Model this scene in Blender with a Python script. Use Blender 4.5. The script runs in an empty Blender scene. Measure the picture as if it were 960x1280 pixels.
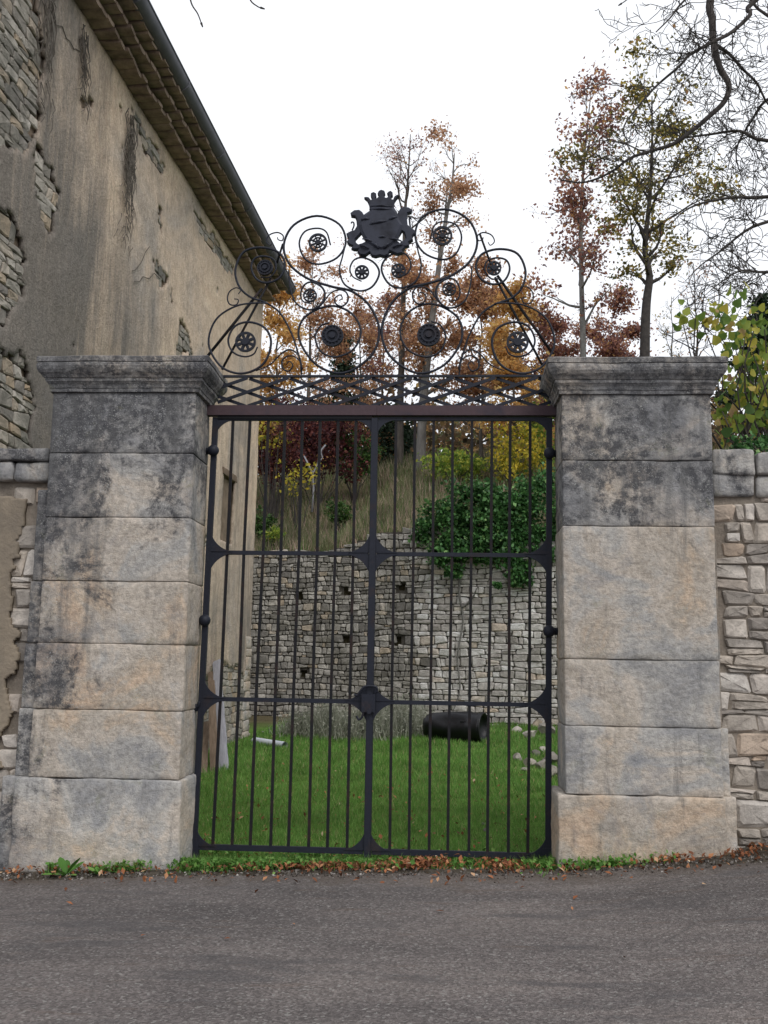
import bpy, bmesh, math, random
import numpy as np
from mathutils import Vector, Matrix, noise as mnoise

# ------------------------------------------------------------------ camera, sky, sun, exposure
S = bpy.context.scene
COL = S.collection
F_PX, CAM_P = 1250.0, np.array([0.0, -8.3, 1.6])
PITCH, YAW, ROLL = math.radians(8.5), math.radians(3.5), math.radians(0.9)
CAM_M = Matrix.Rotation(YAW, 3, 'Z') @ Matrix.Rotation(math.pi/2 + PITCH, 3, 'X') @ Matrix.Rotation(ROLL, 3, 'Z')
cam_d = bpy.data.cameras.new('camera')
cam_d.sensor_fit = 'VERTICAL'; cam_d.sensor_height = 36.0; cam_d.lens = 36.0*F_PX/1280.0
cam_d.clip_start = 0.05; cam_d.clip_end = 2000
cam = bpy.data.objects.new('camera', cam_d); COL.objects.link(cam)
cam.matrix_world = Matrix.Translation(Vector(CAM_P)) @ CAM_M.to_4x4()
S.camera = cam

SUN_EL, SUN_AZ = math.radians(48), math.radians(34)      # azimuth: from behind the camera, a little to the right
world = bpy.data.worlds.new('World'); S.world = world; world.use_nodes = True
wn = world.node_tree; wn.nodes.clear()
w_out = wn.nodes.new('ShaderNodeOutputWorld'); w_bg = wn.nodes.new('ShaderNodeBackground')
w_sky = wn.nodes.new('ShaderNodeTexSky'); w_sky.sky_type = 'NISHITA'; w_sky.sun_disc = False
w_sky.sun_elevation = SUN_EL; w_sky.sun_rotation = math.pi - SUN_AZ
w_co = wn.nodes.new('ShaderNodeTexCoord'); w_no = wn.nodes.new('ShaderNodeTexNoise')
w_no.inputs['Scale'].default_value = 1.6; w_no.inputs['Detail'].default_value = 5
w_rp = wn.nodes.new('ShaderNodeValToRGB')                # overcast: closed cloud with a few thin places
w_rp.color_ramp.elements[0].position = 0.36; w_rp.color_ramp.elements[0].color = (0.72, 0.72, 0.72, 1)
w_rp.color_ramp.elements[1].position = 0.60; w_rp.color_ramp.elements[1].color = (0.97, 0.97, 0.97, 1)
w_mx = wn.nodes.new('ShaderNodeMix'); w_mx.data_type = 'RGBA'
w_mx.inputs[7].default_value = (8.3, 8.5, 8.9, 1)
w_bg.inputs['Strength'].default_value = 0.11
wn.links.new(w_co.outputs['Generated'], w_no.inputs['Vector']); wn.links.new(w_no.outputs['Fac'], w_rp.inputs['Fac'])
wn.links.new(w_rp.outputs['Color'], w_mx.inputs[0]); wn.links.new(w_sky.outputs['Color'], w_mx.inputs[6])
wn.links.new(w_mx.outputs[2], w_bg.inputs['Color']); wn.links.new(w_bg.outputs['Background'], w_out.inputs['Surface'])
sun_d = bpy.data.lights.new('sun', 'SUN'); sun_d.energy = 1.5; sun_d.angle = math.radians(35); sun_d.color = (1.0, 0.97, 0.92)
sun = bpy.data.objects.new('sun', sun_d); COL.objects.link(sun)
sun.rotation_euler = (math.pi/2 - SUN_EL, 0, SUN_AZ)
vs = S.view_settings; vs.view_transform = 'Standard'; vs.look = 'None'; vs.exposure = 0.3; vs.gamma = 1.0; vs.use_curve_mapping = False
S.render.engine = 'CYCLES'
S.cycles.use_denoising = True
S.cycles.max_bounces = 6; S.cycles.diffuse_bounces = 3; S.cycles.glossy_bounces = 2; S.cycles.transparent_max_bounces = 4
S.cycles.sample_clamp_indirect = 4

# measuring helpers: a pixel of the 960 x 1280 photograph to a point on a real plane
def ray(x, y):
    v = CAM_M @ Vector(((x-480)/F_PX, (640-y)/F_PX, -1.0)); return np.array(v)
def at(x, y, Y):
    d = ray(x, y); return CAM_P + d*(Y-CAM_P[1])/d[1]
def atz(x, y, z):
    d = ray(x, y); return CAM_P + d*(z-CAM_P[2])/d[2]

# ------------------------------------------------------------------ object helpers
def link(name, me, parent=None, mat=None):
    o = bpy.data.objects.new(name, me); COL.objects.link(o)
    if mat is not None and me is not None and not me.materials: me.materials.append(mat)
    if parent is not None: o.parent = parent
    return o
def mesh(name, V, Fs, smooth=False):
    me = bpy.data.meshes.new(name); me.from_pydata([tuple(v) for v in V], [], Fs); me.update()
    if smooth: me.polygons.foreach_set('use_smooth', [True]*len(me.polygons))
    return me
def tag(o, label, cat, group=None, kind=None):
    o['label'] = label
    if cat: o['category'] = cat
    if group: o['group'] = group
    if kind: o['kind'] = kind
    return o
def thing(name, label, cat, loc=(0, 0, 0), rz=0, group=None):
    o = bpy.data.objects.new(name, None); COL.objects.link(o); o.location = loc; o.rotation_euler = (0, 0, rz)
    o.empty_display_size = 0.2
    return tag(o, label, cat, group)

class MB:
    """collects geometry for one mesh"""
    def __init__(s): s.V = []; s.F = []
    def add(s, V, Fs):
        b = len(s.V); s.V.extend(V); s.F.extend([tuple(i+b for i in f) for f in Fs])
    def box(s, x0, x1, y0, y1, z0, z1):
        s.add([(x0,y0,z0),(x1,y0,z0),(x1,y1,z0),(x0,y1,z0),(x0,y0,z1),(x1,y0,z1),(x1,y1,z1),(x0,y1,z1)],
              [(0,3,2,1),(4,5,6,7),(0,1,5,4),(1,2,6,5),(2,3,7,6),(3,0,4,7)])
    def bar(s, a, b, w, d):
        """square bar from a to b; w across in the x/z plane, d along y"""
        a = Vector(a); b = Vector(b); t = (b-a).normalized(); yv = Vector((0,1,0))
        n = t.cross(yv).normalized()*(w/2); m = t.cross(n).normalized()*(d/2)
        V = [p+sn*n+sm*m for p in (a, b) for sn, sm in ((-1,-1),(1,-1),(1,1),(-1,1))]
        s.add(V, [(0,1,2,3),(7,6,5,4),(0,4,5,1),(1,5,6,2),(2,6,7,3),(3,7,4,0)])
    def tube(s, pts, rad, n=6, cap=True):
        P = [Vector(p) for p in pts]
        if not hasattr(rad, '__len__'): rad = [rad]*len(P)
        T = [(P[min(i+1,len(P)-1)]-P[max(i-1,0)]) for i in range(len(P))]
        T = [t.normalized() if t.length > 1e-9 else Vector((0,0,1)) for t in T]
        u = T[0].orthogonal().normalized(); V = []; Fs = []
        for i, (p, t) in enumerate(zip(P, T)):
            u = (u - t*u.dot(t))
            u = u.normalized() if u.length > 1e-6 else t.orthogonal().normalized()
            w = t.cross(u)
            for k in range(n):
                a = 2*math.pi*k/n; V.append(p + (u*math.cos(a)+w*math.sin(a))*rad[i])
        for i in range(len(P)-1):
            for k in range(n):
                k2 = (k+1) % n; Fs.append((i*n+k, i*n+k2, (i+1)*n+k2, (i+1)*n+k))
        if cap: Fs.append(tuple(range(n-1,-1,-1))); Fs.append(tuple((len(P)-1)*n+k for k in range(n)))
        s.add(V, Fs)
    def build(s, name, mat, parent=None, smooth=False):
        return link(name, mesh(name, s.V, s.F, smooth), parent, mat)

def catmull(pts, sub=6):
    P = [np.array(p, float) for p in pts]; P = [2*P[0]-P[1]] + P + [2*P[-1]-P[-2]]; out = []
    for i in range(1, len(P)-2):
        p0, p1, p2, p3 = P[i-1:i+3]
        for k in range(sub):
            t = k/sub
            out.append(0.5*((2*p1)+(p2-p0)*t+(2*p0-5*p1+4*p2-p3)*t*t+(3*p1-p0-3*p2+p3)*t**3))
    out.append(P[-2]); return out

def rough_box(x0, x1, y0, y1, z0, z1, cell=0.06, rad=0.018, amp=0.006, seed=0, chip=0.5):
    """a dressed stone block: worn arrises, pitted faces"""
    def axis(a, b):
        e = min(rad*1.15, (b-a)*.2); n = max(2, int(round((b-a)/cell))); return [a]+[a+e+(b-a-2*e)*i/n for i in range(n+1)]+[b]
    AX, AY, AZ = axis(x0,x1), axis(y0,y1), axis(z0,z1); nx, ny, nz = len(AX)-1, len(AY)-1, len(AZ)-1
    idx = {}; V = []; Fs = []; off = Vector((seed*7.31, seed*3.7, seed*1.9))
    c0 = Vector((x0+rad, y0+rad, z0+rad)); c1 = Vector((x1-rad, y1-rad, z1-rad))
    def vid(i, j, k):
        if (i, j, k) in idx: return idx[(i, j, k)]
        p = Vector((AX[i], AY[j], AZ[k]))
        q = Vector((min(max(p.x,c0.x),c1.x), min(max(p.y,c0.y),c1.y), min(max(p.z,c0.z),c1.z)))
        d = p-q; edge = sum(1 for a in d if abs(a) > 1e-9)
        p2 = q + d.normalized()*rad if d.length > 0 else p
        nrm = d.normalized() if d.length > 0 else Vector((0,0,1))
        h = mnoise.fractal((p+off)*3.0, 1.0, 2.0, 4)*amp + mnoise.fractal((p+off)*14, 0.9, 2.0, 3)*amp*0.4
        if edge >= 2:
            c = mnoise.noise((p+off*1.7)*5.0)
            h -= max(0, c-0.05)*rad*2.2*chip
        p2 = p2 + nrm*h
        idx[(i,j,k)] = len(V); V.append(p2); return idx[(i,j,k)]
    for j in range(ny):
        for k in range(nz):
            Fs.append((vid(0,j,k),vid(0,j,k+1),vid(0,j+1,k+1),vid(0,j+1,k))); Fs.append((vid(nx,j,k),vid(nx,j+1,k),vid(nx,j+1,k+1),vid(nx,j,k+1)))
    for i in range(nx):
        for k in range(nz):
            Fs.append((vid(i,0,k),vid(i+1,0,k),vid(i+1,0,k+1),vid(i,0,k+1))); Fs.append((vid(i,ny,k),vid(i,ny,k+1),vid(i+1,ny,k+1),vid(i+1,ny,k)))
        for j in range(ny):
            Fs.append((vid(i,j,0),vid(i,j+1,0),vid(i+1,j+1,0),vid(i+1,j,0))); Fs.append((vid(i,j,nz),vid(i+1,j,nz),vid(i+1,j+1,nz),vid(i,j+1,nz)))
    return V, Fs

def rubble(u0, u1, v0, v1, wr, hr, rng, split=0.22, wav=0.035, size_at=None):
    """an irregular coursed layout: list of four-cornered cells (u, v)"""
    cells = []; v = v0; courses = [v0]
    while v < v1:
        v += rng.uniform(*hr); courses.append(v)
    ph = [rng.uniform(0, 99) for _ in courses]
    cv = lambda k, u: courses[k] + wav*mnoise.noise(Vector((u*1.1, ph[k], 0)))*(0 if k == 0 else 1.6)
    for k in range(len(courses)-1):
        u = u0 - rng.uniform(0, wr[1])
        while u < u1:
            sc = size_at(u) if size_at else 1.0
            w = rng.uniform(*wr)*sc*(1.25 if rng.random() < .15 else 1)
            jl, jr = rng.uniform(-.02,.02), rng.uniform(-.02,.02)
            q = [(u+jl, cv(k,u)), (u+w+jr, cv(k,u+w)), (u+w-jr, cv(k+1,u+w)), (u-jl, cv(k+1,u))]
            if rng.random() < split:
                t = rng.uniform(.35,.65)
                m0 = (q[0][0], q[0][1]*(1-t)+q[3][1]*t); m1 = (q[1][0], q[1][1]*(1-t)+q[2][1]*t)
                if rng.random() < .5:
                    cells += [[q[0],q[1],m1,m0],[m0,m1,q[2],q[3]]]
                else:
                    h = rng.uniform(.4,.6); b = tuple(q[0][i]*(1-h)+q[1][i]*h for i in (0,1)); c = tuple(q[3][i]*(1-h)+q[2][i]*h for i in (0,1))
                    cells += [[q[0],b,c,q[3]],[b,q[1],q[2],c]]
            else: cells.append(q)
            u += w
    return cells
def pillow(q, gap, depth, rng, bulge=0.02, sink=0.05):
    """one rubble stone on a cell: verts in (u, v, w), w out of the wall; 40 triangles"""
    c = np.mean(np.array(q), axis=0); pts = []
    for i in range(4):
        a = np.array(q[i]); p = np.array(q[i-1]); n = np.array(q[(i+1) % 4])
        k1, k2 = rng.uniform(.03,.20), rng.uniform(.03,.20)
        pts.append(a+(p-a)*k1); pts.append(a+(n-a)*k2)
    ring = []
    for p in pts:
        d = c-p; L = np.linalg.norm(d)+1e-6
        ring.append(p + d/L*min(gap*rng.uniform(.4,1.6), L*.4))
    tilt = (rng.uniform(-.06,.06), rng.uniform(-.08,.08)); dd = depth*rng.uniform(.72,1.2)
    V = [(p[0], p[1], -sink) for p in ring]
    V += [(p[0], p[1], dd-bulge+rng.uniform(-.006,.006)+tilt[0]*(p[0]-c[0])+tilt[1]*(p[1]-c[1])) for p in ring]
    ins = rng.uniform(.72,.9)
    for p in ring:
        r = c+(p-c)*ins*rng.uniform(.9,1.06)
        V.append((r[0], r[1], dd+rng.uniform(-.008,.008)+tilt[0]*(r[0]-c[0])+tilt[1]*(r[1]-c[1])))
    V.append((c[0], c[1], dd+rng.uniform(-.006,.008)))
    Fs = []
    for k in range(8):
        k2 = (k+1) % 8
        Fs += [(k,k2,8+k2,8+k), (8+k,8+k2,16+k2,16+k), (16+k,16+k2,24)]
    return V, Fs

def boulder(r, seed, flat=.7):
    bm = bmesh.new(); bmesh.ops.create_icosphere(bm, subdivisions=2, radius=1)
    o = Vector((seed*3.1, seed*5.7, 1)); rr = random.Random(seed)
    planes = [(Vector((rr.gauss(0,1),rr.gauss(0,1),rr.gauss(0,1))).normalized(), rr.uniform(.40,.72)) for _ in range(10)]
    for v in bm.verts:
        for n, d in planes:
            t = v.co.dot(n)
            if t > d: v.co -= n*(t-d)
        v.co *= 1+.12*mnoise.noise(v.co*1.8+o)
        v.co = Vector((v.co.x*r*rr.uniform(.97,1.03), v.co.y*r*.8, v.co.z*r*flat))
    me = bpy.data.meshes.new('rock'); bm.to_mesh(me); bm.free(); return me

def np_mesh(name, V, loops, per):
    """fast mesh from numpy: faces all with `per` corners"""
    V = np.asarray(V, np.float32); loops = np.asarray(loops, np.int32).ravel(); nf = len(loops)//per
    me = bpy.data.meshes.new(name); me.vertices.add(len(V)); me.vertices.foreach_set('co', V.ravel())
    me.loops.add(len(loops)); me.loops.foreach_set('vertex_index', loops)
    me.polygons.add(nf); me.polygons.foreach_set('loop_start', np.arange(nf, dtype=np.int32)*per)
    me.polygons.foreach_set('loop_total', np.full(nf, per, np.int32)); me.update(calc_edges=True); return me
def leaf_cloud(name, C, size, rng, aspect=.55, up=None, fold=.25):
    """folded leaf faces (two triangles each) round the centres C"""
    C = np.asarray(C, float); n = len(C); size = np.broadcast_to(size, (n,)).astype(float)
    a = rng.normal(size=(n,3)); a /= np.linalg.norm(a, axis=1)[:,None]+1e-9
    b = rng.normal(size=(n,3))
    if up is not None: b = b*(1-up)+np.array([0,0,1.0])*up*2
    nrm = b - a*np.sum(a*b,axis=1)[:,None]; nrm /= np.linalg.norm(nrm,axis=1)[:,None]+1e-9
    s = np.cross(nrm, a); L = size[:,None]; w = L*aspect*.5*rng.uniform(.7,1.2,(n,1))
    V = np.empty((n,4,3)); V[:,0] = C-a*L*.5; V[:,1] = C+s*w+nrm*w*fold; V[:,2] = C+a*L*.5; V[:,3] = C-s*w+nrm*w*fold
    i = np.arange(n)[:,None]*4
    return np_mesh(name, V.reshape(-1,3), np.concatenate([i+np.array([[0,1,2]]), i+np.array([[0,2,3]])],1), 3)
def blades(name, C, h, w, rng, lean=.5):
    C = np.asarray(C, float); n = len(C); h = np.broadcast_to(h,(n,)).astype(float); w = np.broadcast_to(w,(n,)).astype(float)
    an = rng.uniform(0, 2*np.pi, n); d = np.stack([np.cos(an), np.sin(an), np.zeros(n)], 1); an2 = rng.uniform(0, 2*np.pi, n)
    l = np.stack([np.cos(an2), np.sin(an2), np.zeros(n)],1)*(h*lean*rng.uniform(.1,1.2,n))[:,None]
    V = np.empty((n,3,3)); V[:,0] = C-d*w[:,None]/2; V[:,1] = C+d*w[:,None]/2; V[:,2] = C+l+np.stack([0*h,0*h,h*rng.uniform(.6,1.2,n)],1)
    return np_mesh(name, V.reshape(-1,3), np.arange(n*3), 3)

# ------------------------------------------------------------------ materials
class NT:
    def __init__(s, name, rough=.9, spec=.3):
        s.m = bpy.data.materials.new(name); s.m.use_nodes = True; s.t = s.m.node_tree; s.t.nodes.clear()
        s.out = s.n('ShaderNodeOutputMaterial'); s.b = s.n('ShaderNodeBsdfPrincipled'); s.l(s.b.outputs[0], s.out.inputs[0])
        s.b.inputs['Roughness'].default_value = rough; s.b.inputs['Specular IOR Level'].default_value = spec
    def n(s, t): return s.t.nodes.new(t)
    def l(s, a, b): s.t.links.new(a, b)
    def pos(s): return s.n('ShaderNodeNewGeometry').outputs['Position']
    def objco(s): return s.n('ShaderNodeTexCoord').outputs['Object']
    def map(s, v, sc, loc=(0,0,0)):
        m = s.n('ShaderNodeMapping'); s.l(v, m.inputs[0]); m.inputs['Scale'].default_value = sc; m.inputs['Location'].default_value = loc; return m.outputs[0]
    def noise(s, v, sc, det=6, ro=.55, dist=0.0):
        t = s.n('ShaderNodeTexNoise'); s.l(v, t.inputs['Vector']); t.inputs['Scale'].default_value = sc
        t.inputs['Detail'].default_value = det; t.inputs['Roughness'].default_value = ro; t.inputs['Distortion'].default_value = dist; return t.outputs['Fac']
    def voro(s, v, sc, feat='F1'):
        t = s.n('ShaderNodeTexVoronoi'); t.feature = feat; s.l(v, t.inputs['Vector']); t.inputs['Scale'].default_value = sc; return t.outputs['Distance']
    def ramp(s, f, stops):
        r = s.n('ShaderNodeValToRGB'); e = r.color_ramp.elements
        while len(e) < len(stops): e.new(.5)
        for q, (p, c) in zip(e, stops):
            q.position = p; q.color = (c, c, c, 1) if not hasattr(c, '__len__') else (*c, 1)
        s.l(f, r.inputs[0]); return r.outputs[0]
    def mix(s, f, a, b, bl='MIX'):
        m = s.n('ShaderNodeMix'); m.data_type = 'RGBA'; m.blend_type = bl
        for v, i in ((f,0),(a,6),(b,7)):
            if hasattr(v, 'is_linked'): s.l(v, m.inputs[i])
            elif i == 0: m.inputs[0].default_value = v
            else: m.inputs[i].default_value = (*v, 1) if hasattr(v, '__len__') else (v, v, v, 1)
        return m.outputs[2]
    def math(s, op, a, b=0.0, clamp=False):
        m = s.n('ShaderNodeMath'); m.operation = op; m.use_clamp = clamp
        for v, i in ((a,0),(b,1)):
            if hasattr(v, 'is_linked'): s.l(v, m.inputs[i])
            else: m.inputs[i].default_value = v
        return m.outputs[0]
    def sep(s, v):
        x = s.n('ShaderNodeSeparateXYZ'); s.l(v, x.inputs[0]); return x.outputs
    def rand(s):
        g = s.n('ShaderNodeNewGeometry').outputs['Random Per Island']; o = s.n('ShaderNodeObjectInfo').outputs['Random']
        return s.math('FRACT', s.math('ADD', g, o))
    def color(s, c): s.l(c, s.b.inputs['Base Color'])
    def bump(s, h, st=.5, d=.01):
        b = s.n('ShaderNodeBump'); b.inputs['Strength'].default_value = st; b.inputs['Distance'].default_value = d
        s.l(h, b.inputs['Height']); s.l(b.outputs[0], s.b.inputs['Normal'])
MT = {}
def mat_ashlar(xa, xb, kx):
    """dressed limestone; Object colour steers each block: R crust, G ochre, B brightness; crust also gathers high up and towards xa"""
    t = NT('ashlar_limestone', .95, .15); p = t.pos(); PX, PY, PZ = t.sep(p); oi = t.n('ShaderNodeObjectInfo')
    rgb = t.n('ShaderNodeSeparateColor'); t.l(oi.outputs['Color'], rgb.inputs[0]); R, G, B = rgb.outputs
    shift = t.n('ShaderNodeVectorMath'); shift.operation = 'ADD'; t.l(p, shift.inputs[0])
    cmb = t.n('ShaderNodeCombineXYZ'); t.l(t.math('MULTIPLY', oi.outputs['Random'], 9.0), cmb.inputs[0]); t.l(cmb.outputs[0], shift.inputs[1]); q = shift.outputs[0]
    def rng_(v, a, b, c, d):
        m = t.n('ShaderNodeMapRange'); t.l(v, m.inputs[0])
        for k, x in zip((1,2,3,4), (a,b,c,d)): m.inputs[k].default_value = x
        return m.outputs[0]
    zb = rng_(PZ, 2.0, 3.4, -.02, .15); sb = rng_(PX, xa, xb, kx, 0.0); rb = t.math('MULTIPLY', t.math('SUBTRACT', R, .5), .34)
    bias = t.math('ADD', t.math('ADD', zb, sb), rb)
    big = t.noise(p, 1.5, 8, .62, .8); och = t.math('ADD', big, t.math('MULTIPLY', t.math('SUBTRACT', G, .5), .30))
    base = t.ramp(och, [(.36,(.27,.265,.265)), (.45,(.39,.37,.345)), (.51,(.48,.42,.36)), (.57,(.40,.35,.295)), (.64,(.50,.395,.30)), (.72,(.50,.37,.27))])
    bands = t.noise(t.map(q, (1.5,1.5,5)), 1.5, 6, .65, 1.4); base = t.mix(t.ramp(bands, [(.50,0.0),(.68,.45)]), base, (.31,.285,.25))
    fine = t.noise(q, 24, 8, .75); base = t.mix(.42, base, t.ramp(fine, [(.3,.12),(.7,.95)]), 'OVERLAY')
    pale = t.ramp(t.noise(p, 3.1, 9, .7), [(.57,0.0),(.68,.5)]); base = t.mix(pale, base, (.47,.455,.435))
    blue = t.ramp(t.math('ADD', t.noise(t.map(p,(1,1,1),(7,3,1)), 1.9, 8, .62, .6), t.math('MULTIPLY', rb, .3)), [(.57,0.0),(.70,.58)]); base = t.mix(blue, base, (.23,.24,.265))
    film = t.math('ADD', t.noise(p, 1.25, 9, .66, .5), bias)
    fcol = t.ramp(t.noise(p, 6, 7, .7), [(.3,(.10,.103,.115)),(.7,(.25,.25,.26))]); base = t.mix(t.ramp(film, [(.55,0.0),(.74,.84)]), base, fcol)
    li = t.math('ADD', t.noise(p, 2.4, 10, .72, .5), bias); lm = t.ramp(li, [(.575,0.0),(.655,.92)])
    lm = t.mix(1.0, lm, t.ramp(t.noise(p, 15, 7, .78), [(.38,0.0),(.55,1.0)]), 'MULTIPLY'); base = t.mix(lm, base, (.062,.062,.068))
    for sc, th, dv in ((36,.24,0),(75,.30,3)):
        sp = t.ramp(t.voro(t.map(p,(1,1,1),(dv,dv,dv)), sc), [(th*.5,1.0),(th,0.0)]); ar = t.ramp(t.math('ADD', t.noise(p, 5, 5, .7), t.math('MULTIPLY', bias, .4)), [(.50,0.0),(.62,.75)])
        base = t.mix(t.mix(1.0, sp, ar, 'MULTIPLY'), base, (.40,.40,.385))
    drip = t.ramp(t.math('ADD', t.noise(t.map(p,(7,7,.7)), 1.4, 6, .7), t.math('MULTIPLY', bias, .5)), [(.56,0.0),(.70,.55)]); base = t.mix(drip, base, (.12,.118,.118))
    mg = t.ramp(t.noise(p, 5, 7, .7), [(.60,0.0),(.72,.35)]); base = t.mix(mg, base, (.24,.235,.13))
    base = t.mix(1.0, base, B, 'MULTIPLY'); t.color(base)
    pits = t.noise(p, 22, 9, .75); h = t.math('ADD', t.math('MULTIPLY', bands, .5), t.math('ADD', pits, t.math('MULTIPLY', t.noise(p, 6, 6, .7), 1.2))); t.bump(h, .85, .02); return t.m
def mat_rubble(name, stops, moss=(.16,.15,.12), dark=.25):
    t = NT(name, .95, .12); p = t.pos(); r = t.rand()
    base = t.ramp(r, stops)
    base = t.mix(.5, base, t.ramp(t.noise(p, 7, 8, .68), [(.28,.12),(.72,.95)]), 'OVERLAY')
    st = t.ramp(t.noise(p, 1.3, 6, .65), [(.46,0.0),(.66,dark*2)]); base = t.mix(st, base, moss)
    sp = t.ramp(t.noise(p, 30, 5, .7), [(.56,0.0),(.70,.45)]); base = t.mix(sp, base, (.10,.10,.10))
    t.color(base); t.bump(t.noise(p, 22, 8, .7), .8, .02); return t.m
def mat_mortar(name, a, b):
    t = NT(name, 1.0, .05); p = t.pos()
    t.color(t.ramp(t.noise(p, 5, 8, .7), [(.3,a),(.7,b)])); t.bump(t.noise(p, 30, 8, .75), .9, .02); return t.m
def mat_house_render():
    """lime render, object coordinates: x out of the wall, y along it, z up"""
    t = NT('old_lime_render', .97, .1); c = t.objco(); x, y, z = t.sep(c)
    n1 = t.noise(c, .55, 6, .6, .5)
    base = t.ramp(n1, [(.34,(.35,.305,.265)), (.46,(.47,.38,.30)), (.60,(.56,.435,.325))])
    base = t.mix(.35, base, t.ramp(t.noise(c, 4, 8, .7), [(.25,.2),(.75,.9)]), 'OVERLAY')
    streak = t.noise(t.map(c, (1,4.5,.32)), 1.3, 9, .72, .5)
    wide = t.noise(t.map(c, (1,1.0,.28)), .9, 4, .55, .3)
    near = t.ramp(t.math('DIVIDE', y, 10.0), [(.05,.26),(.20,.15),(.34,.02),(1.0,-.0)])
    low = t.ramp(t.math('DIVIDE', z, 10.0), [(.35,.15),(.64,.10),(.78,.0)])
    sm = t.math('ADD', t.math('ADD', t.math('MULTIPLY', streak, .42), t.math('MULTIPLY', wide, .55)), t.math('ADD', near, low))
    dark = t.ramp(sm, [(.55,0.0),(.76,.88)])
    base = t.mix(dark, base, (.125,.118,.11))
    rag = t.ramp(t.math('ADD', t.noise(t.map(c,(1,2.6,1)), 2.2, 10, .75, .6), t.math('MULTIPLY', near, .5)), [(.56,0.0),(.68,.5)]); base = t.mix(rag, base, (.22,.195,.17))
    base = t.mix(.4, base, t.ramp(t.noise(t.map(c,(1,2,1)), 16, 8, .75), [(.3,.15),(.7,.95)]), 'OVERLAY')
    fine_st = t.ramp(t.noise(t.map(c, (1,11,.9)), 1.5, 9, .75, .4), [(.56,0.0),(.74,.5)]); base = t.mix(fine_st, base, (.19,.165,.14))
    pale = t.ramp(t.noise(t.map(c, (1,5,1.0),(3,1,2)), 1.2, 9, .75), [(.62,0.0),(.74,.28)]); base = t.mix(pale, base, (.46,.42,.37))
    spk = t.ramp(t.noise(t.map(c,(1,1.6,1)), 22, 4, .8), [(.62,0.0),(.69,.7)]); base = t.mix(spk, base, (.075,.065,.055))
    t.color(base)
    h = t.math('ADD', t.math('MULTIPLY', t.noise(c, 3.5, 8, .65), 1.5), t.noise(c, 28, 6, .7)); t.bump(h, .8, .025); return t.m
def mat_plain(name, c1, c2, rough=.85, spec=.3, sc=6, bs=20, bst=.3, bd=.01, metal=0, stretch=(1,1,1), obj=True):
    t = NT(name, rough, spec); c = t.map(t.objco() if obj else t.pos(), stretch)
    t.color(t.ramp(t.noise(c, sc, 7, .65), [(.3,c1),(.7,c2)])); t.b.inputs['Metallic'].default_value = metal
    if bst: t.bump(t.noise(c, bs, 6, .7), bst, bd)
    return t.m
def mat_iron(name, base, rust, amt, rough=.5):
    t = NT(name, rough, .22); p = t.pos()
    m = t.ramp(t.noise(p, 5, 8, .7), [(.62-amt*.3, 0.0), (.82-amt*.3, .85)])
    c = t.mix(m, base, rust); c = t.mix(.25, c, t.ramp(t.noise(p, 40, 4, .7), [(.3,.2),(.7,.85)]), 'OVERLAY'); t.color(c)
    t.l(t.ramp(m, [(0,rough),(1,.85)]), t.b.inputs['Roughness']); t.bump(t.noise(p, 60, 5, .7), .3, .004); return t.m
def mat_leaf(name, stops, trans=.35, big=.25, rough=.6):
    t = NT(name, rough, .25); p = t.pos(); c = t.ramp(t.rand(), stops)
    c = t.mix(big, c, t.ramp(t.noise(p, .8, 4, .6), [(.3,.15),(.7,.9)]), 'OVERLAY'); t.color(c)
    if trans:
        tr = t.n('ShaderNodeBsdfTranslucent'); t.l(c, tr.inputs[0]); ms = t.n('ShaderNodeMixShader'); ms.inputs[0].default_value = trans
        t.l(t.b.outputs[0], ms.inputs[1]); t.l(tr.outputs[0], ms.inputs[2]); t.l(ms.outputs[0], t.out.inputs[0])
    return t.m
def mat_asphalt():
    t = NT('worn_asphalt', .88, .3); p = t.pos()
    big = t.noise(t.map(p, (.35,1.1,1)), 1.0, 6, .6, .4)
    base = t.ramp(big, [(.34,(.084,.074,.072)), (.5,(.124,.108,.103)), (.66,(.162,.139,.129))])
    v = t.n('ShaderNodeTexVoronoi'); t.l(p, v.inputs['Vector']); v.inputs['Scale'].default_value = 78
    stone = t.n('ShaderNodeSeparateColor'); t.l(v.outputs['Color'], stone.inputs[0])
    base = t.mix(.42, base, t.ramp(stone.outputs[0], [(0,.05),(.5,.42),(.8,.68),(1.0,1.0)]), 'OVERLAY')
    pale = t.ramp(stone.outputs[1], [(.90,0.0),(.94,.42)]); base = t.mix(pale, base, (.32,.31,.29))
    patch = t.ramp(t.noise(t.map(p,(.5,2.2,1),(5,2,0)), 1.4, 7, .65), [(.54,0.0),(.64,.6)]); base = t.mix(patch, base, (.064,.060,.062))
    crk = t.ramp(t.voro(t.map(t.n('ShaderNodeNewGeometry').outputs['Position'],(.55,1.3,1)), 1.1, 'DISTANCE_TO_EDGE'), [(.0,.0),(.012,1.0)]); cm = t.ramp(t.noise(p, .9, 5, .6), [(.52,0.0),(.60,.55)]); base = t.mix(t.mix(1.0, t.mix(1.0, (1,1,1), crk, 'DIFFERENCE'), cm, 'MULTIPLY'), base, (.045,.042,.042))
    brown = t.ramp(t.noise(t.map(p,(1.0,6,1),(1,7,0)), 1.1, 7, .7), [(.58,0.0),(.70,.5)]); base = t.mix(brown, base, (.115,.078,.058))
    y = t.sep(p)[1]; dirt = t.math('ADD', t.noise(p, 3.2, 7, .7), t.math('MULTIPLY', t.math('ADD', y, 1.15), .55))
    base = t.mix(t.ramp(dirt, [(.50,0.0),(.75,.7)]), base, (.085,.066,.052))
    t.color(base)
    h = t.math('ADD', t.voro(p, 95), t.math('MULTIPLY', t.noise(p, 30, 5, .6), .6)); t.bump(h, .9, .008); return t.m

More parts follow.
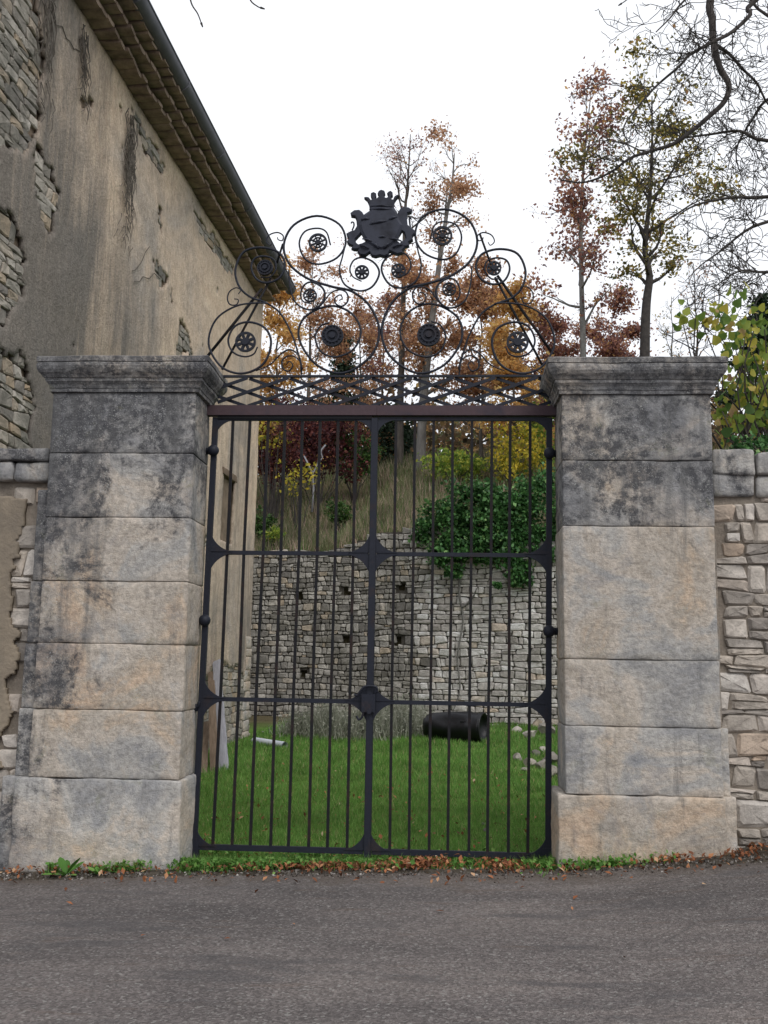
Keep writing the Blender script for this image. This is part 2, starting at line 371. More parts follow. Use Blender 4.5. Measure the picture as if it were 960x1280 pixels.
MT['ashlar'] = mat_ashlar(2.0, 2.2, .0)
MT['ashlar_lichen'] = mat_ashlar(-3.10, -2.65, .16)
MT['rubble_far'] = mat_rubble('rubble_limestone_grey', [(0,(.14,.13,.12)),(.3,(.24,.225,.205)),(.6,(.33,.31,.285)),(.85,(.42,.395,.36)),(1,(.37,.30,.225))], (.13,.12,.095), .3)
MT['rubble_pale'] = mat_rubble('rubble_limestone_whitish', [(0,(.28,.255,.235)),(.3,(.43,.40,.375)),(.6,(.54,.51,.485)),(.85,(.62,.60,.58)),(1,(.50,.40,.31))], (.26,.25,.22), .18)
MT['rubble_near'] = mat_rubble('rubble_limestone_pale', [(0,(.22,.195,.175)),(.25,(.34,.305,.27)),(.5,(.42,.365,.31)),(.8,(.52,.48,.44)),(1,(.43,.33,.25))], (.19,.17,.15), .28)
MT['rubble_house'] = mat_rubble('rubble_house', [(0,(.17,.155,.14)),(.35,(.28,.255,.22)),(.7,(.38,.35,.31)),(1,(.34,.26,.18))], (.10,.10,.085), .3)
MT['mortar_far'] = mat_mortar('dark_earth_joint', (.045,.04,.035), (.11,.10,.085))
MT['mortar_near'] = mat_mortar('lime_mortar', (.17,.145,.12), (.34,.29,.24))
MT['mortar_house'] = mat_mortar('crumbled_mortar', (.12,.095,.07), (.26,.20,.15))
MT['house'] = mat_house_render()
MT['wall_render'] = mat_plain('boundary_render', (.14,.12,.10), (.31,.255,.19), 1, .05, 1.6, 18, .8, .02, obj=False)
MT['tile'] = mat_plain('old_clay_tile', (.14,.105,.085), (.37,.28,.22), .95, .1, 5, 25, .6, .01, obj=False)
MT['roof_tile'] = mat_plain('roof_clay_tile', (.18,.11,.075), (.38,.24,.16), .95, .1, 3, 25, .6, .01)
MT['zinc'] = mat_plain('dark_zinc', (.085,.086,.10), (.13,.13,.15), .6, .4, 3, 30, .1, .002, metal=.2)
MT['iron'] = mat_iron('black_iron', (.014,.016,.025), (.034,.022,.019), .25, .55)
MT['iron_bar'] = mat_iron('bar_iron', (.009,.009,.011), (.034,.018,.014), .4, .7)
MT['transom'] = mat_iron('oxide_painted_iron', (.062,.040,.046), (.030,.028,.040), .35, .7)
MT['cast'] = mat_iron('cast_iron', (.030,.033,.048), (.012,.012,.016), .5, .42)
MT['asphalt'] = mat_asphalt()
MT['grit'] = mat_rubble('road_grit', [(0,(.07,.062,.056)),(.5,(.13,.115,.105)),(.9,(.22,.20,.185)),(1,(.38,.36,.34))], (.10,.085,.07), .2)
MT['bark'] = mat_plain('bark', (.05,.044,.04), (.13,.115,.10), .95, .1, 8, 25, .8, .03, stretch=(1,1,.25), obj=False)
MT['bark_pale'] = mat_plain('lichened_bark', (.10,.095,.09), (.24,.23,.215), .95, .1, 6, 20, .8, .03, stretch=(1,1,.35), obj=False)
MT['twig'] = mat_plain('dark_twig', (.03,.027,.027), (.075,.066,.06), .9, .1, 8, 25, .4, .01, obj=False)
MT['creeper'] = mat_plain('dead_creeper', (.075,.065,.055), (.17,.15,.13), .95, .1, 8, 25, .4, .01, obj=False)
MT['wood_grey'] = mat_plain('weathered_grey_wood', (.19,.19,.21), (.31,.31,.335), .9, .15, 5, 20, .5, .01, stretch=(8,8,.6))
MT['wood_brown'] = mat_plain('brown_wood', (.09,.065,.045), (.20,.15,.11), .9, .15, 5, 20, .5, .01, stretch=(8,8,.6))
MT['plastic'] = mat_plain('black_plastic', (.006,.006,.008), (.013,.013,.016), .42, .3, 3, 9, .35, .03)
MT['pvc'] = mat_plain('grey_pipe', (.52,.57,.65), (.64,.68,.74), .4, .5, 3, 20, .05, .002)
MT['soil'] = mat_plain('dark_soil', (.035,.035,.018), (.085,.075,.04), 1, .05, 2, 12, .8, .03, obj=False)

# ------------------------------------------------------------------ terrain
def smooth(a, b, t):
    t = min(1, max(0, (t-a)/(b-a))); return t*t*(3-2*t)
RW = [(-14,21.2),(-9,19.8),(-5.1,18.7),(-2.5,18.05),(-1.2,17.45),(1,16.5),(2.6,15.8),(6,14.6),(14,12.4)]   # retaining wall line
RWX = np.array([p[0] for p in RW]); RWY = np.array([p[1] for p in RW])
def wall_y(x): return float(np.interp(x, RWX, RWY))
def wall_top(x): return float(np.interp(x, [-14,-5.2,-3,-1.6,-.4,1.5,3,14], [4.3,4.42,4.5,4.92,4.95,4.7,4.45,4.3]))
def front_z(x): return float(np.interp(x, [-60,-10,-3.35,-2,.84,2.1,2.8,10,60], [-.6,-.25,-.045,.015,.085,.225,.31,.8,1.6]))
def ground_z(x, y):
    n = .025*mnoise.noise(Vector((x*.9, y*.9, 3)))
    if y < 0.6:
        f = front_z(x)*(1-.45*smooth(-.5,-4,y) if y < -.5 else 1)
        f -= .065*smooth(-2.15,-1.9,x)*(1-smooth(.75,.95,x))*smooth(-.5,-.12,y)
        return f*(1-smooth(0,.6,y)) + (.02+n)*smooth(0,.6,y)
    wy = wall_y(x)
    if y < wy+.15: return .02+n+.10*smooth(9,17,y)
    d = y-wy; big = .5*mnoise.noise(Vector((x*.16, y*.16, 8)))
    return wall_top(x)-.12 + .40*min(d,9.5) + .16*max(0,d-9.5) + big*smooth(.5,4,d) + n*2
def hill_z(x, y): return ground_z(x, max(y, wall_y(x)+.2))
xs = sorted(set([round(v,2) for v in np.concatenate([np.linspace(-90,-12,14), np.linspace(-12,12,81), np.linspace(12,90,14)])]))
V = []; Fs = []
cols = []
for x in xs:
    wy = wall_y(x)
    ys = list(np.linspace(-1.4,.6,11)) + list(np.linspace(1,wy-.5,16)) + [wy+.149, wy+.151] + list(wy+np.array([.5,1,1.6,2.4,3.2,4,5,6,7,8,9,10,12,14,17,21,26,33,45,60,90]))
    cols.append([(x, y, ground_z(x,y)-(.0 if y > -.5 else .01*0)) for y in ys])
nr = len(cols[0])
for c in cols: V += c
for i in range(len(cols)-1):
    for j in range(nr-1):
        a = i*nr+j; Fs.append((a, a+nr, a+nr+1, a+1))
t = NT('earth_and_turf', 1, .05); p = t.pos(); y = t.sep(p)[1]
gr = t.ramp(t.noise(p, 3, 7, .7), [(.3,(.06,.085,.022)),(.5,(.085,.16,.03)),(.7,(.12,.20,.045))])
dirt = t.ramp(t.noise(p, 9, 8, .7), [(.3,(.055,.045,.034)),(.55,(.10,.085,.068)),(.75,(.18,.165,.145))])
hillc = t.ramp(t.noise(p, 1.2, 7, .7), [(.3,(.06,.055,.028)),(.7,(.13,.105,.065))])
edge = t.math('ADD', y, t.math('MULTIPLY', t.noise(p, 2.5, 4), .5))
c = t.mix(t.ramp(t.math('MULTIPLY_ADD', edge, .5), [(.0,0.0),(1.0,1.0)]), dirt, gr) if False else None
mk = t.n('ShaderNodeMapRange'); t.l(edge, mk.inputs[0]); mk.inputs[1].default_value = -.05; mk.inputs[2].default_value = .45
mk2 = t.n('ShaderNodeMapRange'); t.l(y, mk2.inputs[0]); mk2.inputs[1].default_value = 13.5; mk2.inputs[2].default_value = 16.5
c = t.mix(mk.outputs[0], dirt, gr); c = t.mix(mk2.outputs[0], c, hillc); t.color(c); t.bump(t.noise(p, 25, 7, .7), 1, .03)
g = link('ground', mesh('ground', V, Fs, True), None, t.m); g['kind'] = 'structure'; g['label'] = 'earth verge, lawn and wooded hillside behind the gate'
# road sheet: its far edge is ragged where the asphalt breaks up under the verge
V = []; Fs = []; rx = list(np.linspace(-60,-6,10)) + list(np.linspace(-5.5,5.5,90)) + list(np.linspace(6,60,10))
for x in rx:
    ye = float(np.interp(x, [-60,-3.5,-2.6,-.4,.9,2.1,60],[-.85,-.85,-.80,-.66,-.60,-.85,-1.1])) + .07*mnoise.fractal(Vector((x*1.3,1,2)),1,2,3)
    for k, y in enumerate([-30,-12,-8,-6,-5,-4,-3,-2,-1.5,-1.1,ye]): V.append((x, y if k else -90, ground_z(x,max(y,-8)) + (.012 if k < 10 else .006)))
for i in range(len(rx)-1):
    for j in range(10): a = i*11+j; Fs.append((a, a+11, a+12, a+1))
o = link('road', mesh('road', V, Fs, True), None, MT['asphalt']); o['kind'] = 'structure'; o['label'] = 'worn grey asphalt road in front of the gate'

# ------------------------------------------------------------------ gate pillars
def capstone(x0, x1, y0, y1, z0, prof, seed):
    V = []; Fs = []; loops = []
    nx = max(4, int((x1-x0)/.07)); ny = max(4, int((y1-y0)/.07))
    for ov, dz in prof:
        a, b, c, d = x0-ov, x1+ov, y0-ov, y1+ov; L = []
        for i in range(nx): L.append((a+(b-a)*i/nx, c))
        for i in range(ny): L.append((b, c+(d-c)*i/ny))
        for i in range(nx): L.append((b-(b-a)*i/nx, d))
        for i in range(ny): L.append((a, d-(d-c)*i/ny))
        idx = []
        for (x, y) in L:
            n = mnoise.fractal(Vector((x*6+seed, y*6, (z0+dz)*6)), 1, 2, 4)*.006
            ch = max(0, mnoise.noise(Vector((x*4, y*4+seed, dz*9)))-.25)*.03
            cx, cy = (x0+x1)/2, (y0+y1)/2
            idx.append(len(V)); V.append((x+(n-ch)*np.sign(x-cx)*(abs(x-cx) > (x1-x0)/2-.01), y+(n-ch)*np.sign(y-cy)*(abs(y-cy) > (y1-y0)/2-.01), z0+dz+n*.6))
        loops.append(idx)
    m = len(loops[0])
    for k in range(len(loops)-1):
        for i in range(m):
            j = (i+1) % m; Fs.append((loops[k][i], loops[k][j], loops[k+1][j], loops[k+1][i]))
    Fs.append(tuple(loops[-1])); Fs.append(tuple(reversed(loops[0])))
    return V, Fs
PROF = [(0,0),(.022,.002),(.024,.03),(.03,.034),(.036,.06),(.052,.082),(.056,.084),(.057,.108),(.066,.112),(.078,.13),(.098,.15),(.112,.175),(.118,.20),(.116,.222),(.106,.232),(.116,.236),(.118,.275),(.10,.285)]
def pillar(name, label, x0, x1, courses, tones, zb, plinth, seed, side, am='ashlar'):
    t = thing(name, label, 'pillar', ((x0+x1)/2, 0, 0))
    off = Vector(((x0+x1)/2, 0, 0)); k = 0
    def blk(nm, a, b, y0, y1, z0, z1, tone, **kw):
        nonlocal k; k += 1
        V, Fs = rough_box(a, b, y0, y1, z0, z1, seed=seed+k, **kw)
        o = link(nm, mesh(nm, [v-off for v in V], Fs, True), t, MT[am]); o.color = (*tone, 1); return o
    zt = courses[0]
    for i in range(len(courses)-1):
        z1, z0 = courses[i], courses[i+1]; j = random.Random(seed+i).uniform(-.004,.004)
        blk('ashlar_block', x0+j, x1+j, -.45+j, .06, z0+.0012, z1-.0012, tones[i], cell=.045, rad=.009, amp=.006)
    p0, p1 = plinth
    blk('plinth_block', p0, p1, -.475, .075, zb-.25, courses[-1]-.0012, tones[-1], cell=.05, rad=.014, amp=.012)
    for (a, b, y0, z0, z1, tn) in side: blk('side_block', a, b, y0, .05, z0+.001, z1-.001, tn, cell=.05, rad=.009, amp=.006)
    V, Fs = capstone(x0, x1, -.45, .06, zt-.002, PROF, seed)
    o = link('capstone', mesh('capstone', [Vector(v)-off for v in V], Fs, False), t, MT[am]); o.color = (.56,.4,1,1)
    md = o.modifiers.new('smooth_angle', 'BEVEL'); md.width = .004; md.segments = 2
    return t
LJ = [3.755,3.245,2.715,2.20,1.705,1.19,.665]
RJ = [3.735,3.20,2.675,1.642,1.137,.63]
pillar('gate_pillar', 'square stone gate pillar in front of the house, blackened with lichen', -3.23, -2.035, LJ,
       [(.58,.45,.95),(.54,.5,.95),(.46,.6,.94),(.50,.66,.94),(.50,.75,.95),(.32,.62,.94),(.36,.34,1.04)], -.05, (-3.33,-2.01), 3,
       [(-3.33,-3.2,-.40,2.2,2.95,(.5,.4,.95)),(-3.335,-3.2,-.41,1.705,2.2,(.6,.5,.95)),(-3.35,-3.2,-.40,1.19,1.705,(.5,.5,.95)),(-3.36,-3.2,-.405,.665,1.19,(.4,.4,1)),(-3.45,-3.3,-.42,-.2,.665,(.4,.35,1))], 'ashlar_lichen')
pillar('gate_pillar', 'square stone gate pillar beside the rubble wall, beige below and slate grey above', .93, 2.10, RJ,
       [(.46,.5,.95),(.60,.45,.95),(.40,.6,.92),(.38,.50,.94),(.46,.42,.97),(.40,.72,.93)], .05, (.865,2.11), 41,
       [(2.08,2.17,-.38,.63,1.137,(.4,.45,1.05)),(2.09,2.205,-.40,.05,.63,(.35,.4,1.05)),(2.08,2.15,-.30,1.137,2.6,(.45,.75,.6))])

# ------------------------------------------------------------------ boundary walls
def wall_stones(parent, cells, keep, y_front, gap, depth, mat, rng, limit=290):
    n = 0
    for q in cells:
        c = np.mean(np.array(q), axis=0)
        if not keep(c[0], c[1]): continue
        V, Fs = pillow(q, gap, depth, rng)
        me = mesh('stone', [(u, y_front-w, v) for u, v, w in V], Fs, False); o = link('stone', me, parent, mat); n += 1
        if n >= limit: break
    return n
rng = random.Random(11)
lw = thing('boundary_wall', 'low rendered boundary wall with stone coping left of the pillar', 'wall')
m = MB(); m.box(-14,-3.3,-.26,.12,-.6,3.14); m.build('wall_core', MT['mortar_near'], lw)
inr = lambda x, z: x < -3.50+.04*math.sin(z*5)+.09*mnoise.fractal(Vector((z*4,x*4,5)),1,2,3) and .72+.04*math.sin(x*9) < z < 2.88+.08*mnoise.fractal(Vector((x*5,z*5,2)),1,2,3)
wall_stones(lw, rubble(-5.6,-3.3,-.1,3.0,(.14,.34),(.10,.20),rng), lambda x, z: x > -5.6 and not inr(x,z) and z < 2.99, -.26, .007, .03, MT['rubble_near'], rng)
V = []; Fs = []; idx = {}
for i in range(165):
    for k in range(135):
        x = -6.4+i*.018; z = .55+k*.018
        if inr(x+.009, z+.009):
            q = []
            for a, b in ((i,k),(i+1,k),(i+1,k+1),(i,k+1)):
                if (a,b) not in idx:
                    X, Z = -6.4+a*.018, .55+b*.018; idx[(a,b)] = len(V)
                    V.append((X+.012*mnoise.noise(Vector((X*14,Z*14,1))), -.315+.010*mnoise.fractal(Vector((X*2,Z*2,4)),1,2,4), Z+.012*mnoise.noise(Vector((X*14,Z*14,7)))))
                q.append(idx[(a,b)])
            Fs.append(tuple(q))
o = link('render_coat', mesh('render_coat', V, Fs, True), lw, MT['wall_render']); md = o.modifiers.new('thick','SOLIDIFY'); md.thickness = .05; md.offset = -1
x = -3.27; k = 0
while x > -9:
    w = rng.uniform(.5,.85); V, Fs = rough_box(x-w+.008, x, -.37, .2, 3.20, 3.30+rng.uniform(-.01,.01), cell=.06, rad=.018, amp=.012, seed=200+k)
    o = link('coping_stone', mesh('coping_stone', V, Fs, True), lw, MT['ashlar']); o.color = (.5,.45,.95,1); x -= w; k += 1
x = -3.27
while x > -6:
    w = rng.uniform(.25,.5); V, Fs = rough_box(x-w+.012, x, -.32-rng.uniform(0,.03), .1, 3.02+rng.uniform(0,.02), 3.19, cell=.06, rad=.02, amp=.014, seed=260+k)
    o = link('stone', mesh('stone', V, Fs, True), lw, MT['ashlar']); o.color = (.3,.5,1,1); x -= w; k += 1

rw = thing('boundary_wall', 'pale rubble boundary wall right of the pillar, under the yellow-green leaves', 'wall')
m = MB(); m.box(2.1,14,-.255,.15,-.3,3.2); m.build('wall_core', MT['mortar_near'], rw)
rng = random.Random(23)
wall_stones(rw, rubble(2.2,3.9,.05,2.90,(.10,.30),(.075,.19),rng,.3,.07), lambda x, z: 2.17 < x < 3.9 and z < 2.93, -.255, .006, .03, MT['rubble_near'], rng)
x = 2.13; k = 0
while x < 7:
    w = rng.uniform(.24,.42)
    for z0, z1, y0 in ((2.93,3.10,-.30),(3.11,3.29,-.31)):
        V, Fs = rough_box(x+.006, x+w-.008, y0-rng.uniform(0,.03), .18, z0+rng.uniform(0,.015), z1+rng.uniform(-.01,.05), cell=.06, rad=.02, amp=.014, seed=300+k)
        o = link('coping_stone', mesh('coping_stone', V, Fs, True), rw, MT['ashlar']); o.color = (.30,.42,1,1); k += 1
    x += w

# ------------------------------------------------------------------ the iron gate
def gp(px, py, dy=0.0):
    p = at(px, py, 0.0); return (p[0], dy, p[2])
def bracket(m, x, z, sx, sz, a=.13, th=.012, y=-.016):
    """concave corner plate: right angle at (x, z)"""
    n = 8; P = [(x, z)]
    for i in range(n+1):
        an = math.pi/2*i/n; g = i/n; P.append((x+sx*a*1.1*(.72*(1-math.sin(an))+.28*(1-g)), z+sz*a*(.72*(1-math.cos(an))+.28*g)))
    V = [(p[0], y-th/2, p[1]) for p in P] + [(p[0], y+th/2, p[1]) for p in P]; k = len(P)
    Fs = [tuple(range(k)), tuple(range(2*k-1,k-1,-1))] + [(i,(i+1)%k,k+(i+1)%k,k+i) for i in range(k)]
    m.add(V, Fs)
Z_B, Z_1, Z_2, Z_T = .095, 1.272, 2.487, 3.655
def gate_leaf(label, xh0, xh1, xm, hz):
    """xh0/xh1 hinge stile at foot and head, xm meeting edge"""
    t = thing('gate_leaf', label, 'gate', (xm, 0, 0), 0, 'the two leaves of the iron gate')
    sg = 1 if xm > xh0 else -1
    hx = lambda z: xh0+(xh1-xh0)*(z-Z_B)/(Z_T-Z_B)-xm
    m = MB(); m.bar((hx(.03),0,.03),(hx(Z_T),0,Z_T),.046,.04); m.build('hinge_stile', MT['iron'], t)
    m = MB(); ms = -sg*.015; m.bar((ms,0,.06),(ms,0,Z_T),.028,.036); m.build('meeting_stile', MT['iron'], t)
    for z, h in ((Z_B,.045),(Z_1,.034),(Z_2,.034),(Z_T-.012,.03)):
        m = MB(); m.bar((hx(z)+sg*.023,-.001,z),(ms-sg*.018,-.001,z),h,.03); m.build('rail', MT['iron'], t)
    for i in range(8):
        f = (i+1)/9; rr = random.Random(i+int(xm*100)); m = MB()
        za, zb = Z_B-.02, Z_T
        pts = []
        for z in (za, Z_1, Z_2, zb): pts.append((hx(z)*(1-f)+ms*f+rr.uniform(-.006,.006), rr.uniform(-.003,.003), z))
        for a, b in zip(pts[:-1], pts[1:]): m.bar(a, b, .0225, .0225)
        m.build('bar', MT['iron_bar'], t)
    for z, szs, a in ((Z_B,(1,),.15),(Z_1,(-1,1),.165),(Z_2,(-1,1),.165),(Z_T-.02,(-1,),.12)):
        for sz in szs:
            m = MB(); bracket(m, hx(z)+sg*.015, z+sz*.008, sg, sz, a); m.build('corner_bracket', MT['iron'], t)
            m = MB(); bracket(m, ms-sg*.008, z+sz*.008, -sg, sz, a); m.build('corner_bracket', MT['iron'], t)
    m = MB(); m.bar((hx(.05),-.003,.0),(hx(.05),-.003,.16),.085,.05); m.build('shoe', MT['iron'], t)
    for z in hz:                                     # pintle hinges: ball on the stile, arm into the pillar
        h = MB(); x = hx(z)
        h.tube([(x+sg*.02,-.03,z),(x-sg*.09,.0,z)], .031, 10); hg = h.build('hinge', MT['iron'], t, True)
        bm = bmesh.new(); bmesh.ops.create_uvsphere(bm, u_segments=14, v_segments=9, radius=.05); bmesh.ops.translate(bm, verts=bm.verts, vec=(x,-.03,z))
        me = bpy.data.meshes.new('hinge_ball'); bm.to_mesh(me); bm.free(); me.polygons.foreach_set('use_smooth',[True]*len(me.polygons)); link('hinge_ball', me, hg, MT['iron'])
    return t
gl = gate_leaf('black iron barred gate leaf hinged on the lichen-dark pillar, carrying the lock', -2.005, -1.973, -.598, (1.915,3.36))
gr_ = gate_leaf('black iron barred gate leaf hinged on the beige and grey pillar', .838, .878, -.598, (1.865,3.345))
m = MB(); m.bar((0,-.03,.05),(0,-.03,Z_T-.01),.05,.012); m.build('cover_strip', MT['iron'], gl)
m = MB(); m.box(-.065,.045,-.062,-.037,1.19,1.335); m.tube([(.0,-.05,1.20),(.0,-.085,1.20)],.022,10); lk = m.build('lock_case', MT['iron'], gl)
m = MB(); m.tube(catmull([(-.125,-.05,1.33),(-.10,-.055,1.325),(-.075,-.06,1.36),(-.04,-.06,1.395),(.02,-.06,1.40),(.055,-.06,1.39),(.06,-.055,1.36),(.045,-.05,1.35)],5), .010, 7); m.build('latch_handle', MT['iron'], lk)
m = MB(); m.tube(catmull([(-.105,-.05,1.16),(-.085,-.05,1.13),(-.06,-.05,1.15),(-.05,-.05,1.19)],5), .009, 7); m.build('latch_hook', MT['iron'], lk)
m = MB(); m.tube(catmull([(-2.06,-.02,1.20),(-2.03,-.03,1.20),(-2.01,-.04,1.215),(-2.005,-.04,1.25)],4), .012, 7); m.tube([(-2.03,-.03,1.23),(-2.03,-.03,1.17)],.014,7)
tag(m.build('wall_hook', MT['iron'], None, True), 'small black iron hook in the reveal of the lichen-dark pillar', 'hook')

# ------------------------------------------------------------------ wrought overthrow above the gate
ov = thing('iron_overthrow', 'wrought iron overthrow of scrolls and rosettes spanning the two pillars', 'overthrow')
m = MB(); m.box(-2.04,-.58,-.045,.03,3.668,3.755); m.build('transom', MT['transom'], ov)
m = MB(); m.box(-.578,.935,-.047,.03,3.668,3.752); m.build('transom', MT['transom'], ov)
m = MB(); m.box(-1.95,-.62,-.03,.028,3.64,3.666); m.build('transom_strip', MT['iron_bar'], ov)
m = MB(); m.box(-1.93,.87,-.014,.014,4.012,4.03); m.build('top_rod', MT['iron'], ov)
LX0, LX1, LZ0, LZ1 = -1.96, .90, 3.755, 4.005
for sgn in (1, -1):
    for k in range(-2, 10):
        xa = -2.05+k*.355; a = np.array([xa, LZ0]); b = np.array([xa+.70, LZ1])
        if sgn < 0: a, b = np.array([xa+.70, LZ0]), np.array([xa, LZ1])
        def clip(a, b):
            for lim, s in ((LX0,1),(LX1,-1)):
                ia, ib = s*(a[0]-lim) >= 0, s*(b[0]-lim) >= 0
                if not ia and not ib: return None
                if ia != ib:
                    f = (lim-a[0])/(b[0]-a[0]); p = a+(b-a)*f
                    if ia: b = p
                    else: a = p
            return a, b
        c = clip(a, b)
        if c is None or np.linalg.norm(c[1]-c[0]) < .05: continue
        m = MB(); yy = -.012*sgn; m.bar((c[0][0],yy,c[0][1]),(c[1][0],yy,c[1][1]),.027,.01); m.build('lattice_bar', MT['iron'], ov)
# curves read off the photograph, in gate-plane pixels; (points, thickness at the start, at the end)
LEFT = {
 'A': ([(413,306),(408,290),(397,285),(381,289),(374,304),(381,323),(398,330),(421,322),(432,303),(424,280),(396,269.5),(367,281),(354.5,306),(362,330),(385,348),(415,358),(440,364),(462,382),(474,412),(464,444),(430,466),(396,456),(374,424),(380,397),(412,382),(440,392),(451,415),(441,437),(418,446),(400,438),(394,420),(401,407),(412,403)], .9),
 'C': ([(452,352),(441,346),(437.5,336),(443,325),(455,322.5),(469,330),(474,343),(465,359),(449,364),(431,356),(424.5,338),(428,322),(432,306)], .75),
 'D': ([(390,380),(379,377),(376,367),(381,356),(391,353),(403,360),(406,371),(399,383),(386,387.5),(370,379),(363,360),(361,338)], .75),
 'Dcurl': ([(424,376),(428,373),(425,369),(419,373),(420,380),(428,383),(435,376),(433,366),(424,362.5),(413,367),(404,379),(397,386)], .6),
 'E': ([(326,346),(337,346),(344.5,337),(343,325),(331,320),(318,323),(314,335),(321,349),(335,353),(350,346),(356,330),(348,315),(326,309),(304,315),(294,337),(299,358),(313,371),(332,378),(350,391),(364,416),(371,436),(376,456),(377,468)], .85),
 'F': ([(322,434),(317,443),(305,446),(291,440),(285.5,425),(294,408),(312,403),(331,410),(339,427),(333,450),(318,463),(297,467),(275,457),(261,430),(270,400),(295,383),(322,379),(336,380)], .85),
 'G': ([(358,456),(362,452),(366,457),(361,464),(353,460),(354,449),(365,445),(375,452),(376,464)], .6),
 'G2': ([(320,464),(338,456),(352,442),(364,437.5),(374,446),(378,462)], .6),
 'H': ([(298,368),(301,363),(295,360),(287,365),(284.5,374),(288,381),(296,381),(298,375),(293,374)], .5),
 'I': ([(341,303),(338,307),(333,302),(337,294),(347,291),(354,295),(353,301),(348,300),(347,297)], .5),
}
def mirror(pts, key):
    out = []
    for x, y in pts:
        k = max(0, min(1.1, (425-y)/120)); dy = -7.5*k if key in 'A C D Dcurl'.split() else (2 if key in 'E' else -2 if key == 'H' else 0)
        out.append((951-x-(2.5 if key == 'F' and False else 0)+(3 if key == 'F' else 0), y+dy))
    return out
for key, (pts, th) in LEFT.items():
    for side in (0, 1):
        P = catmull([np.array(p) for p in (mirror(pts, key) if side else pts)], 5); n = len(P); m = MB()
        q = [gp(p[0], p[1], (.006 if key in ('E','A') else -.006)) for p in P]
        r = [th*(.0078+.0050*min(1, 2.2*min(i/n, 1-i/n)+.15*(i/n))) for i in range(n)]
        m.tube(q, r, 7); m.build('scroll' if key not in 'HI' else 'curl_finial', MT['iron'], ov, True)
def disc(m, cx, cz, r0, r1, y0, y1, n=28):
    V = []; Fs = []
    for y in (y0, y1):
        for r in (r0, r1):
            for k in range(n): a = 2*math.pi*k/n; V.append((cx+r*math.cos(a), y, cz+r*math.sin(a)))
    for k in range(n):
        j = (k+1) % n
        Fs += [(k,j,n+j,n+k),(2*n+k,3*n+k,3*n+j,2*n+j),(n+k,n+j,3*n+j,3*n+k),(k,2*n+k,2*n+j,j)]
    m.add(V, Fs)
def rosette(px, py, rp, kind):
    x, _, z = gp(px, py); r = rp/149.0; m = MB()
    if kind == 'solid':
        disc(m,x,z,.001,r,-.012,.008); disc(m,x,z,r*.86,r*.98,-.022,-.0125); disc(m,x,z,r*.50,r*.66,-.026,-.0125); disc(m,x,z,.001,r*.28,-.034,-.0125)
        for k in range(16): a = 2*math.pi*k/16; m.bar((x+r*.68*math.cos(a),-.014,z+r*.68*math.sin(a)),(x+r*.85*math.cos(a),-.014,z+r*.85*math.sin(a)),r*.1,.012)
    else:
        disc(m,x,z,r*.80,r,-.014,.01); disc(m,x,z,.001,r*(.26 if kind == 'open' else .34),-.024,.01); n = 8
        for k in range(n):
            a = 2*math.pi*(k+.5)/n; c, s = math.cos(a), math.sin(a); wd = r*(.15 if kind == 'open' else .28)
            m.bar((x+r*.2*c,-.004,z+r*.2*s),(x+r*.80*c,-.004,z+r*.80*s),wd,.016)
            if kind == 'petal': disc(m, x+r*.72*c, z+r*.72*s, .0005, r*.13, -.017, .008, 10)
        if kind == 'open': disc(m,x,z,r*.50,r*.56,-.018,.008)
    m.build('rosette', MT['iron'], ov)
for a in [(397.5,303.5,12.5,'open'),(553,295,13,'open'),(415.5,420,14.5,'solid'),(536,419,15,'solid'),(452.5,340.5,9.5,'petal'),(498,338.5,9.5,'petal'),
          (387.5,369.5,9,'open'),(561.5,361.5,9,'open'),(331.5,335,10.5,'solid'),(617.5,335.5,9.5,'petal'),(307,427.5,13.5,'petal'),(647,428,14,'petal')]: rosette(*a)
for a, b, th in [((257,444),(327,359),.013),((276,460),(338,346),.011),((345,326),(353,303),.010),((692,440),(622,343),.013),((679,455),(619,345),.011),((614,328),(600,291),.010)]:
    pa, pb = gp(*a), gp(*b); m = MB(); m.tube([(pa[0],.05,pa[2]),(pb[0],.03,pb[2])], th, 7); m.build('stay_rod', MT['iron_bar'], ov, True)

# coat of arms: crown, convex shield, two rampant beasts and a scrolled foot, each with its own relief
def cz(zx, zy): p = at(410+zx/7.385, 220+zy/7.385, 0.0); return p[0], p[2]
def plate(pts, y0, y1, name, parent, inset=.010, rise=.012):
    bm = bmesh.new(); vs_ = [bm.verts.new((*([cz(*p)[0]]), y1, cz(*p)[1])) for p in pts]; f = bm.faces.new(vs_)
    bm.normal_update()
    if f.normal.y > 0: f.normal_flip()
    ex = bmesh.ops.extrude_face_region(bm, geom=[f]); nv = [e for e in ex['geom'] if isinstance(e, bmesh.types.BMVert)]
    bmesh.ops.translate(bm, verts=nv, vec=(0, y0-y1, 0))
    ff = [e for e in ex['geom'] if isinstance(e, bmesh.types.BMFace)]
    r = bmesh.ops.inset_region(bm, faces=ff, thickness=inset, depth=rise, use_even_offset=False)
    bmesh.ops.triangulate(bm, faces=[f for f in bm.faces if len(f.verts) > 4])
    me = bpy.data.meshes.new(name); bm.to_mesh(me); bm.free(); return link(name, me, parent, MT['cast'])
CROWN = [(385,312),(378,270),(362,236),(335,212),(352,206),(378,210),(398,236),(412,224),(396,200),(398,172),(422,161),(446,174),(448,200),(438,216),(452,220),(474,200),(459,176),(470,152),(492,140),(522,150),(530,174),(517,197),(530,214),(548,214),(560,192),(546,174),(560,158),(580,150),(598,166),(600,190),(584,206),(584,226),(602,232),(615,202),(640,185),(657,196),(636,216),(615,248),(606,312),(560,290),(495,282),(430,290)]
BODY = [(385,300),(430,288),(495,280),(560,288),(606,300),(640,352),(660,420),(690,470),(668,540),(640,600),(600,650),(555,680),(495,700),(430,680),(380,645),(335,590),(305,535),(290,470),(320,400),(335,372),(385,338)]
